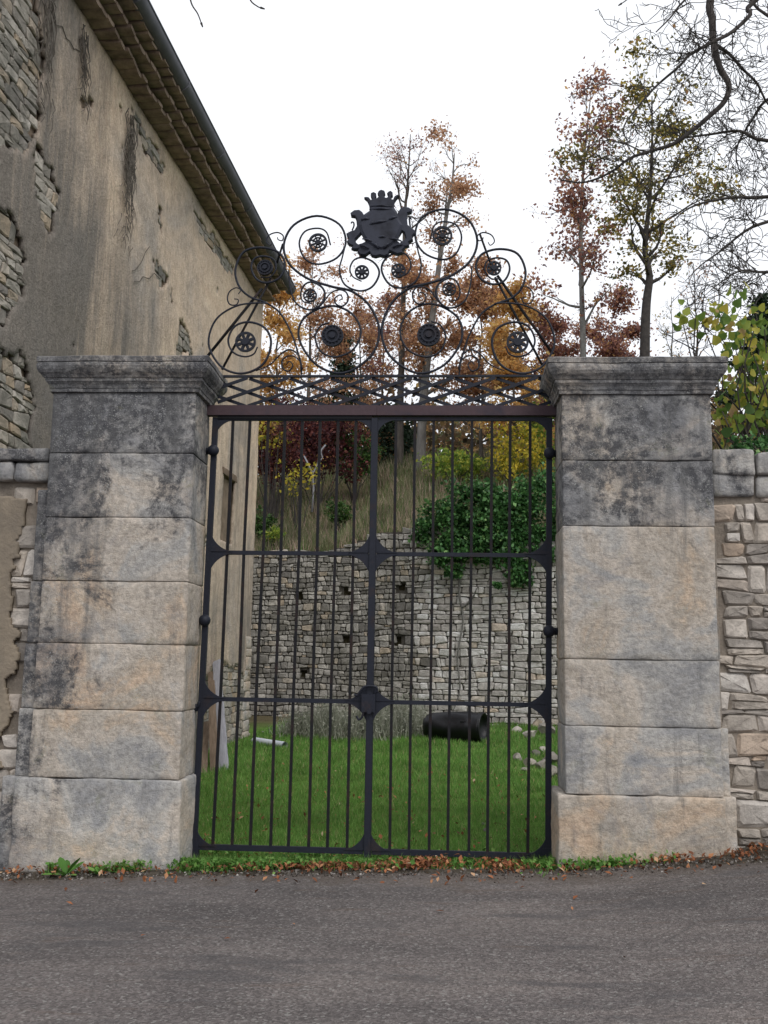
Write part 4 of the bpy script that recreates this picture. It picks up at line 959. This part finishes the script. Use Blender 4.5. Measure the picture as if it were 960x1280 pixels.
shrub('lime_shrub', 'tall yellow-green shrub against the hinge stile of the beige pillar', 676, 548, 23, .7, 1.5, MT['lime'], 1500, .12, 39)
shrub('green_shrub', 'small bright green bush on the top of the retaining wall', 342, 668, 19.1, .32, .22, MT['lime'], 500, .09, 40)
shrub('green_shrub', 'small leafy bush in the dry grass left of the meeting stile', 425, 640, 20.5, .42, .4, MT['green'], 600, .10, 41)
shrub('green_shrub', 'low dark bush at the house corner above the retaining wall', 328, 655, 20, .5, .45, MT['green'], 700, .10, 42)
# pale dead sapling
m = MB(); rng = random.Random(3)
for pts in ([(390,640),(392,610),(391,592),(397,580),(403,572),(399,555)],[(391,592),(386,582),(380,570)],[(397,580),(402,562),(407,556)]):
    m.tube([tuple(at(a,b,22)) for a, b in pts], [.035,.03,.026,.022,.018,.01][:len(pts)], 6)
tag(m.build('dead_sapling', MT['wood_grey'], None, True), 'pale forked dead sapling standing before the dark red bush', 'sapling')
# ivy mass over the retaining wall
iv = thing('ivy', 'big mound of dark green ivy spilling over the retaining wall', 'ivy', (1.0,16.6,4.3)); off = np.array([1.0,16.6,4.3])
r2 = np.random.default_rng(9); C = []
for px, py, Y, rx, ry, rz, n in ((535,664,17.0,.42,.4,.34,900),(560,650,16.9,.62,.5,.55,1900),(595,640,16.75,.85,.6,.78,3000),(635,640,16.5,.9,.6,.82,3000),(680,642,16.3,.95,.6,.90,2800),(735,650,16.0,1.0,.6,.8,1500),(560,690,16.6,.60,.3,.34,1000),(605,688,16.3,.8,.35,.36,1500),(655,690,16.0,.9,.35,.40,1500),(700,690,15.8,.7,.35,.40,800),(580,674,16.5,.75,.32,.32,1500),(630,674,16.25,.85,.32,.32,1600),(682,674,16.0,.85,.32,.32,1500),(570,714,16.5,.30,.12,.18,260),(648,720,15.9,.30,.14,.26,380),(622,732,16.0,.14,.1,.1,90),(662,728,15.8,.12,.1,.1,70)):
    c = at(px,py,Y); k = 26; cl = r2.normal(size=(k,3)); cl /= np.linalg.norm(cl,axis=1)[:,None]; cl *= r2.uniform(.5,1.0,(k,1))
    C.append(c+(cl[r2.integers(0,k,n)]+r2.normal(0,1,(n,3))*.16)*np.array([rx,ry,rz]))
C = np.concatenate(C)-off
link('foliage', leaf_cloud('foliage', C, .10*r2.uniform(.6,1.4,len(C)), r2, .85, .35), iv, MT['ivy'])
for pts in ([(577,700),(574,740),(579,775),(572,820),(575,860),(565,893)],[(577,760),(590,748),(596,735)]):
    m = MB(); q = []
    for a, b in catmull(pts, 4):
        x = at(a,b,16.6)[0]; p = at(a,b,wall_y(x)-.09); q.append(tuple(p-off))
    m.tube(q, [.03*(1-.6*i/len(q)) for i in range(len(q))], 6); m.build('stem', MT['bark_pale'], iv, True)
# the mass of the far wood between the trunks
n = 30000; x = nr_.uniform(-14,20,n); y = nr_.uniform(30,44,n)
top = 3.0+2.6*np.array([mnoise.noise(Vector((a*.35,b*.2,4))) for a, b in zip(x,y)])
z = np.array([hill_z(a,b) for a, b in zip(x,y)]) + nr_.uniform(0,1,n)**1.3*np.maximum(top,.6)
o = link('far_wood', leaf_cloud('far_wood', np.stack([x,y,z],1), .30*nr_.uniform(.5,1.4,n), nr_, .7), None, MT['under'])
tag(o, 'tangled brown and green undergrowth of the wood behind the trees', 'undergrowth', kind='stuff')
# dry grass on the bank
n = 42000; x = nr_.uniform(-11,11,n); y = np.array([wall_y(a) for a in x]) + .15 + 13*nr_.uniform(0,1,n)**1.2
keep = np.array([mnoise.noise(Vector((a*.7,b*.7,1))) > -.45 for a, b in zip(x,y)]); x, y = x[keep], y[keep]
C = np.stack([x,y,np.array([hill_z(a,b) for a, b in zip(x,y)])-.03],1)
hh = .42*np.array([1+.9*mnoise.noise(Vector((a*.5,b*.5,7))) for a, b in zip(x,y)])
tag(link('dry_grass', blades('dry_grass', C, hh, .03, nr_, .5), None, MT['dry']), 'long dry straw-coloured grass on the bank above the retaining wall', 'grass', kind='stuff')

# lawn
def in_yard(x, y): return x > -4.42+.043*(y-.6)+.05
n = 150000; y = .12+16.6*nr_.uniform(0,1,n)**1.9; x = nr_.uniform(-4.4,4.2,n)*(1+.0*y)
k = (x > -4.40+.043*y) & (y < np.interp(x,RWX,RWY)-.1) & ~((y < .5) & ((x < -2.0)|(x > .86))) & (nr_.uniform(0,1,n) < np.where(y < .5, .55, 1)); x, y = x[k], y[k]
C = np.stack([x,y,np.array([ground_z(a,b) for a, b in zip(x,y)])-.005],1)
pat = np.array([mnoise.noise(Vector((a*.8,b*.8,2))) for a, b in zip(x,y)])
cl = np.array([mnoise.noise(Vector((a*3.1,b*3.1,6))) for a, b in zip(x,y)]); kp = (cl > -.28) | (nr_.uniform(0,1,len(cl)) < .30); C, pat, y, cl = C[kp], pat[kp], y[kp], cl[kp]
tag(link('lawn_grass', blades('lawn_grass', C, (.055+.028*pat+.05*np.maximum(cl,0))*(1+.05*y), .006+.0012*y, nr_, .7), None, MT['lawn']), 'short green lawn grass between the gate and the retaining wall', 'grass', kind='stuff')
# leaf litter and weeds along the foot of the gate and pillars
def front_points(n, f):
    P = []
    while len(P) < n:
        x = random.uniform(-5.5,5.0); y = random.uniform(-1.05,.35)
        if random.random() < f(x,y): P.append((x,y,ground_z(x,y)))
    return np.array(P)
random.seed(12)
blocked = lambda x, y: (-3.46 < x < -2.0 and y > -.49) or (.86 < x < 2.28 and y > -.49) or (x < -3.4 and y > -.3) or (x > 2.2 and y > -.28)
bell = lambda v, c, s: math.exp(-((v-c)/s)**2)
def litter(x, y):
    if blocked(x,y): return 0
    d = 1.0*max(0,.35+1.5*mnoise.noise(Vector((x*2.6,y*2.6,4))))*bell(x,.05,.6)*bell(y,-.30,.22) + .5*bell(x,-.75,.4)*bell(y,-.38,.14) + .35*bell(x,-1.45,.3)*bell(y,-.42,.12) + .02*(y > -.7)
    if x < -2.2: d += .28*bell(y,-.56 if x > -3.46 else -.42,.06)*max(0,.5+1.6*mnoise.noise(Vector((x*2.1,1,1))))
    if x > .9: d += .22*bell(y,-.56 if x < 2.28 else -.42,.09)*(1.5 if x > 2 else .8)*max(0,.5+1.6*mnoise.noise(Vector((x*2.1,1,1))))
    return d+.012
P = front_points(3400, litter); P[:,2] += nr_.uniform(.004,.05,len(P))+np.array([.09*bell(a,.05,.5)*bell(b,-.2,.2) for a, b, _ in P])*nr_.uniform(0,1,len(P))
sx = nr_.uniform(-3.5,3.5,36); sy = -.9-2.2*nr_.uniform(0,1,36)**2.5; P = np.concatenate([P, np.stack([sx,sy,np.array([ground_z(a,b) for a, b in zip(sx,sy)])+.026],1)])
lx = nr_.uniform(-2.6,1.4,420); ly = .1+7*nr_.uniform(0,1,420)**2.2; P = np.concatenate([P, np.stack([lx,ly,np.array([ground_z(a,b) for a, b in zip(lx,ly)])+.045],1)])
tag(link('leaf_litter', leaf_cloud('leaf_litter', P, .044*nr_.uniform(.5,1.4,len(P)), nr_, .6, .75, .35), None, MT['litter']), 'rust-brown fallen leaves heaped along the foot of the gate', 'leaves', kind='stuff')
def weeds(x, y):
    if blocked(x,y): return 0
    pat = max(0,.5+mnoise.noise(Vector((x*3,y*3,3))))
    return pat*(1.2*bell(x,-1.7,.42)*bell(y,-.36,.16) + .55*bell(x,-.75,.5)*bell(y,-.12,.2) + .5*bell(x,.75,.15)*bell(y,-.3,.2) + (.35*bell(y,-.53,.05) if -3.0 < x < -2 else 0) + (.22*bell(y,-.53,.05) if .9 < x < 1.7 else 0) + .16*bell(y,.1,.16)*(-2 < x < .86))
P = front_points(7500, weeds); P[:,2] += nr_.uniform(.003,.07,len(P))
tag(link('verge_weeds', leaf_cloud('verge_weeds', P, .036*nr_.uniform(.5,1.5,len(P)), nr_, .7, .4), None, MT['weed']), 'low green weeds growing along the foot of the gate', 'weeds', kind='stuff')
def bl(x, y): return 0 if blocked(x,y) else weeds(x,y)*.8+.02*(y > -.4 and -2 < x < .86)
P = front_points(3500, bl); tag(link('verge_grass', blades('verge_grass', P, .10, .006, nr_, .8), None, MT['lawn']), 'tufts of grass under the bottom rail of the gate', 'grass', kind='stuff')
# gravel crumbs at the road edge
def grav(x, y): return 0 if blocked(x,y) else .8*bell(y,-.68 if x < 1 else -.72,.12)+.05
P = front_points(3600, grav); P[:,2] += .008
tag(link('gravel', leaf_cloud('gravel', P, .018*nr_.uniform(.4,1.6,len(P)), nr_, .9, .5, .6), None, MT['grit']), 'loose gravel crumbs along the edge of the road', 'gravel', kind='stuff')

# big leaves over the right-hand wall
def big_leaf(seed):
    r = random.Random(seed); rows = [(0,.0),(.30,.12),(.50,.32),(.44,.55),(.24,.80),(.0,1.05)]; V = []; Fs = []; cv = r.uniform(-.35,.1)
    for w, y in rows:
        b = cv*y*y
        for sd in (-1, 0, 1): V.append((sd*w*r.uniform(.85,1.12), y+(-.10 if y == .12 and sd else 0), b+abs(sd)*w*r.uniform(.15,.5)+r.uniform(-.03,.03)))
    for k in range(len(rows)-1): Fs += [(3*k,3*k+1,3*k+4,3*k+3),(3*k+1,3*k+2,3*k+5,3*k+4)]
    me = mesh('leaf', V, Fs, True); me.materials.append(MT['bigleaf']); return me
LM = [big_leaf(i) for i in range(9)]
def leafy(name, label, regions, seed, base, n):
    rng = random.Random(seed); t = thing(name, label, 'shrub', base, 0); B = Vector(base); m = MB(); L = []
    for i in range(26):
        px, py, Y = rng.choice(regions)(rng); e = Vector(at(px,py,Y))-B
        P = [Vector((rng.gauss(0,.15),rng.gauss(0,.1),0)).lerp(e,f)+Vector((rng.gauss(0,.05),rng.gauss(0,.05),.25*math.sin(math.pi*f)*rng.random())) for f in np.linspace(0,1,8)]
        m.tube(P, [.014*(1-.8*f)+.002 for f in np.linspace(0,1,8)], 5, False); L += [(P[k], (P[k]-P[k-1]).normalized()) for k in range(3,8)]
    m.build('stems', MT['twig'], t)['kind'] = 'stuff'
    for i in range(n):
        px, py, Y = regions[i % len(regions)](rng); p = Vector(at(px,py,Y))-B
        o = link('leaf', LM[i % 9], t); o.location = p; s = rng.uniform(.055,.105); o.scale = (s,s,s)
        o.rotation_euler = (rng.uniform(1.3,3.1), rng.uniform(-1.1,1.1), rng.uniform(-1.6,1.6)+ (math.pi if rng.random() < .1 else 0))
    return t
reg = [lambda r: (r.uniform(850,930), r.gauss(404,14), r.uniform(.35,.9)), lambda r: (r.uniform(905,1010), r.gauss(440,26), r.uniform(.2,.9)),
       lambda r: (r.uniform(893,975), r.gauss(510,26), r.uniform(.2,.6)), lambda r: (r.uniform(890,965), r.gauss(478,34), r.uniform(.2,.7)), lambda r: (r.uniform(920,1050), r.gauss(470,45), r.uniform(.2,1.0)), lambda r: (r.uniform(930,1020), r.gauss(405,16), r.uniform(.3,.9))]
leafy('leafy_shrub', 'broad yellow-green leaves hanging over the rubble wall next to the pillar', reg, 5, (2.75,.5,2.2), 290)
leafy('leafy_shrub', 'deeper bush of yellowing leaves at the picture edge, behind the nearer leaves', [lambda r: (r.uniform(925,1080), r.gauss(480,45), r.uniform(.7,1.4)), lambda r: (r.uniform(895,990), r.gauss(520,22), r.uniform(.5,1.0)), lambda r: (r.uniform(900,1000), r.gauss(430,22), r.uniform(.8,1.4))], 6, (3.6,1.2,1.8), 280)
m = MB()
C = np.array([at(px,py,-.12) for px, py in zip(nr_.uniform(915,975,260), nr_.normal(556,5,260))])
tag(link('ivy_tuft', leaf_cloud('ivy_tuft', C+nr_.normal(0,.03,(260,3)), .045*nr_.uniform(.6,1.3,260), nr_, .8, .4), None, MT['ivy']), 'small tuft of dark ivy on the coping of the rubble wall', 'ivy', kind='stuff')
# rosette weed at the foot of the left pillar
def rosette_weed(label, px, py, s, seed, n=7):
    rng = random.Random(seed); p = atz(px, py, front_z(-2.8 if px < 400 else 1.3)); t = thing('broadleaf_weed', label, 'plant', (p[0],p[1],ground_z(p[0],p[1])), 0, 'weeds at the foot of the pillars')
    for i in range(n):
        a = 6.28*i/n+rng.uniform(-.3,.3); el = rng.uniform(.3,1.1); L = s*rng.uniform(.7,1.1); V = []
        d = Vector((math.cos(a)*math.cos(el),math.sin(a)*math.cos(el),math.sin(el))); sd = d.cross(Vector((0,0,1))).normalized()
        for f, w in ((0,.02),(.3,.12),(.6,.2),(.85,.13),(1,.01)):
            c = d*L*f+Vector((0,0,-.18*L*f*f)); V += [c-sd*w*L, c+Vector((0,0,-.03*L)), c+sd*w*L]
        Fs = [q for k in range(4) for q in ((3*k,3*k+1,3*k+4,3*k+3),(3*k+1,3*k+2,3*k+5,3*k+4))]
        link('leaf', mesh('leaf', V, Fs, True), t, MT['weed'])
rosette_weed('broad-leaved weed at the foot of the lichen-dark pillar', 82, 1094, .21, 1)
rosette_weed('smaller weed right of the broad-leaved one, under the same pillar', 123, 1096, .13, 2, 9)
rosette_weed('low weed at the foot of the beige and grey pillar', 765, 1082, .09, 3, 9)

# ------------------------------------------------------------------ things in the yard
def plank(label, a, b, w, th, matn, seed, tw=0.0):
    a, b = Vector(a), Vector(b); t_ = (b-a); L = t_.length; V, Fs = rough_box(-w/2, w/2, -th/2, th/2, 0, L, cell=.09, rad=.006, amp=.006, seed=seed)
    z = t_.normalized(); x = Vector((1,0,0)).cross(z).cross(z)*-1 if False else (Vector((.85,-.52,0))-z*z.dot(Vector((.85,-.52,0)))).normalized(); y = z.cross(x)
    M3 = Matrix((x,y,z)).transposed(); o = link('plank', mesh('plank', V, Fs, True), None, MT[matn]); o.matrix_world = Matrix.Translation(a) @ M3.to_4x4()
    return tag(o, label, 'plank', 'planks leaning on the house')
def hw(px, py, out):
    s, z = on_house(px, py); q = HP+HD*s+HN*out; return (q[0], q[1], z)
pb = atz(280,963,.02); plank('grey weathered plank leaning against the house wall', tuple(pb), hw(265,826,.08), .15, .03, 'wood_grey', 1)
pb = atz(268,966,.02); plank('brown plank leaning just behind the grey one', tuple(pb), hw(259,840,.07), .12, .03, 'wood_brown', 2)
pb = atz(250,968,.02); plank('short dark board leaning by the lichen-dark pillar', tuple(pb), tuple(np.array(hw(250,903,.06))), .2, .03, 'wood_brown', 3)
# black plastic drum lying on the grass
D0 = atz(567,925,.08); dr = thing('plastic_drum', 'black plastic drum lying on its side on the lawn', 'drum', (D0[0], D0[1], .05), math.radians(-20))
V = []; Fs = []; n = 28; st = [(-.62,.0),(-.62,.12),(-.60,.20),(-.5,.258),(-.3,.272),(-.1,.268),(.1,.274),(.3,.268),(.36,.282),(.40,.268),(.55,.272),(.60,.29),(.64,.29),(.64,.25),(.61,.235),(.56,.225),(.54,.0)]
for i, (x, r) in enumerate(st):
    for k in range(n):
        a = 2*math.pi*k/n; w = 1+.26*mnoise.fractal(Vector((x*2.6,math.cos(a)*1.5,math.sin(a)*1.5)),1,2,3)*(1 if 1 < i < 8 else .3)
        V.append((x*.95, r*w*math.cos(a)*1.15, .29+r*w*math.sin(a)*1.05))
for i in range(len(st)-1):
    for k in range(n): j = (k+1) % n; Fs.append((i*n+k,i*n+j,(i+1)*n+j,(i+1)*n+k))
link('body', mesh('body', V, Fs, True), dr, MT['plastic'])
m = MB(); m.tube([(.613,.272*math.cos(a)*1.15,.29+.272*math.sin(a)*1.05) for a in np.linspace(0,6.283,29)], .022, 8, False); m.build('rim', MT['plastic'], dr, True)
m = MB(); m.box(.24,.36,-.30,-.265,.30,.42); m.build('handle', MT['plastic'], dr)
# grey pipe
a, b = atz(318,926,.08), atz(356,932,.07); pp = MB(); d = Vector(b)-Vector(a); V = []; Fs = []
pp.tube([tuple(a),tuple(a*.5+b*.5),tuple(b)], .068, 18, False); u = d.normalized()
pp.tube([tuple(b),tuple(a)], .058, 18, False); o = pp.build('drain_pipe', MT['pvc'], None, True); tag(o, 'short grey plastic pipe lying on the lawn by the house corner', 'pipe')
# rocks
def rocks(spots, label, group, ground, seed):
    rng = random.Random(seed)
    for i, (px, py, r) in enumerate(spots):
        p = atz(px, py, ground+r*.35); o = link('rock', boulder(r, seed+i), None, MT['rubble_house']); o.location = (p[0],p[1],ground+r*.35); o.rotation_euler = (rng.uniform(-.3,.3),rng.uniform(-.3,.3),rng.uniform(0,6))
        tag(o, label[i] if isinstance(label, list) else label, 'rock', group)
rocks([(676,956,.17),(662,953,.16),(648,947,.13),(688,948,.18),(681,938,.12),(690,965,.14),(669,942,.10),(656,962,.07)], ['%s rock of the small heap on the grass beside the beige pillar' % w for w in ('large front','broad middle','leftmost big','large rear right','small upper','rightmost lowest','small middle back','tiny front left')], 'rocks beside the beige pillar', .04, 60)
rocks([(672,905,.30),(655,900,.26),(684,912,.28),(690,898,.26),(662,917,.20),(645,912,.16)], ['%s rock of the heap at the foot of the retaining wall' % w for w in ('largest central','big left','lower right','upper right','small front','leftmost small')], 'rocks below the retaining wall', .1, 80)
rocks([(608,1037,.035),(604,1030,.03)], ['lower small white stone in the lawn near the beige pillar','upper small white stone in the lawn near the beige pillar'], 'small white stones', .03, 95)
# lavender clumps at the foot of the wall
def lav(label, px, py, w, h, seed, n=1500):
    r3 = np.random.default_rng(seed); p = atz(px, py, .06); t = thing('lavender', label, 'shrub', (p[0],p[1],.05), 0, 'lavender below the retaining wall')
    C = np.zeros((n,3)); C[:,:2] = r3.normal(0,w*.28,(n,2)); hh = 1.3*h*r3.uniform(.5,1.1,n)*np.exp(-(C[:,0]**2+C[:,1]**2)/(w*w)*1.2)
    link('stems', blades('stems', C, hh, .018, r3, .55), t, MT['laven'])['kind'] = 'stuff'
    C2 = np.concatenate([C]*1); C2[:,2] = hh*r3.uniform(.2,.95,n); link('foliage', leaf_cloud('foliage', C2+r3.normal(0,.04,(n,3)), .085, r3, .3), t, MT['laven'])
lav('grey lavender clump in the middle of the wall foot, left of the meeting stile', 412, 922, .95, .62, 1)
lav('grey lavender clump just left of the black drum', 506, 920, 1.1, .70, 2)
lav('wide grey lavender clump behind the meeting stile', 462, 922, 1.0, .60, 3)
lav('small greenish lavender clump close to the grey pipe', 374, 920, .7, .5, 4, 600)
lav('sparse lavender clump between the drum and the rock heap', 628, 908, .8, .5, 5, 500)

# ------------------------------------------------------------------ the leafless tree leaning in from the right
bt = thing('leafless_tree', 'large leafless tree reaching over the wall, its crooked limbs against the sky', 'tree', (6.3,3.2,0)); B = Vector((6.3,3.2,0))
rng = random.Random(21); m = MB(); m.tube([(0,0,-.2),(.05,.0,2),(-.05,.1,4.5),(-.1,.05,6.6),(.1,0,9),(.0,0,12)], [.34,.29,.25,.22,.17,.08], 10); trk = m.build('trunk', MT['bark'], bt, True)
LIMBS = [ # pixel line, distance of both ends, radii
 ([(1255,-40),(1150,-190),(1000,-170),(910,-80),(888,0),(890,24),(892,54),(899,83),(911,106),(906,126),(888,144),(863,165),(841,180),(813,189),(787,198),(762,216),(730,228),(701,225)], 3.2, 2.6, .085, .010, 1),
 ([(892,54),(912,68),(928,86),(946,104),(960,130),(985,150)], 3.0, 3.6, .030, .012, 1),
 ([(1240,-60),(1080,-90),(945,0),(938,18),(915,40),(892,52),(863,68),(849,83),(820,108),(798,133),(780,158),(784,176),(789,174)], 3.2, 2.2, .045, .006, 1),
 ([(905,-40),(856,0),(838,22),(820,40)], 2.6, 2.2, .022, .008, 1),
 ([(1240,150),(1080,170),(960,176),(925,164),(888,168),(860,172),(840,176)], 3.3, 3.6, .045, .008, 1),
 ([(1245,260),(1080,230),(960,246),(915,247),(874,255),(850,268),(832,290)], 3.2, 2.5, .045, .005, 1),
 ([(1245,330),(1060,250),(960,277),(930,290),(902,313),(878,330),(856,352)], 3.2, 2.4, .040, .004, 1),
 ([(1250,420),(1060,330),(960,340),(928,338),(905,350),(880,370)], 3.2, 2.0, .035, .004, 1),
 ([(1245,100),(1050,60),(960,20),(930,-10)], 3.2, 3.8, .05, .015, 1),
 ([(1245,120),(1050,110),(968,120),(940,150),(920,190),(930,230)], 3.2, 3.9, .045, .006, 1),
 ([(1250,-80),(1000,-240),(760,-200),(500,-120),(330,-70),(215,-45)], 3.2, -.6, .07, .010, 0),
]
def twigs(m, P, R, rng, lev, dens, Lr):
    n = len(P); tot = sum((P[i+1]-P[i]).length for i in range(n-1))
    for _ in range(int(tot*dens)):
        k = rng.randint(max(1,n//8), n-1); d = (P[k]-P[k-1]).normalized(); s = Vector((rng.gauss(0,1),rng.gauss(0,.6),rng.gauss(0,1))); s -= d*s.dot(d)
        dd = (d*rng.uniform(.3,.9)+s.normalized()*rng.uniform(.5,1)).normalized(); L = rng.uniform(*Lr)
        Q, R2 = grow(P[k], dd, L, min(R[k]*.5, .004+.006*L), rng, 6, .24, .02); R2 = [max(.0022,q) for q in R2]
        m.tube(Q, R2, 4 if lev else 3, False)
        if lev: twigs(m, Q, R2, rng, lev-1, dens*1.25, (Lr[0]*.45, Lr[1]*.45))
for pts, y0, y1, ra, rb, tw in LIMBS:
    c = catmull(pts, 4); n = len(c); P = [Vector(at(p[0],p[1],y0+(y1-y0)*i/(n-1)))-B for i, p in enumerate(c)]; R = [.85*(ra+(rb-ra)*(i/(n-1))**.7) for i in range(n)]
    m = MB(); m.tube(P, R, 7); lb = m.build('limb', MT['twig'], bt, True)
    if tw:
        m = MB(); twigs(m, P[int(n*.25):int(n*.86)], R[int(n*.25):int(n*.86)], rng, 2, 8.0, (.22,.95)); m.build('twigs', MT['twig'], lb)['kind'] = 'stuff'
for pts, Y in (([(225,-48),(236,-8),(240,6),(247,17),(252,30)],-.5),([(330,-60),(314,-14),(313,0),(322,8),(327,10)],-.2),([(760,-190),(792,-40),(790,-8),(783,0),(776,5)],1.2)):
    m = MB(); P = [Vector(at(a,b,Y))-B for a, b in catmull(pts,4)]; m.tube(P, [.009*(1-.45*i/len(P)) for i in range(len(P))]+[], 5)
    m.tube([P[-1]-(P[-1]-P[-2]).normalized()*.01, P[-1]+(P[-1]-P[-2]).normalized()*.03], [.011,.006], 6); m.build('twig', MT['twig'], lb)
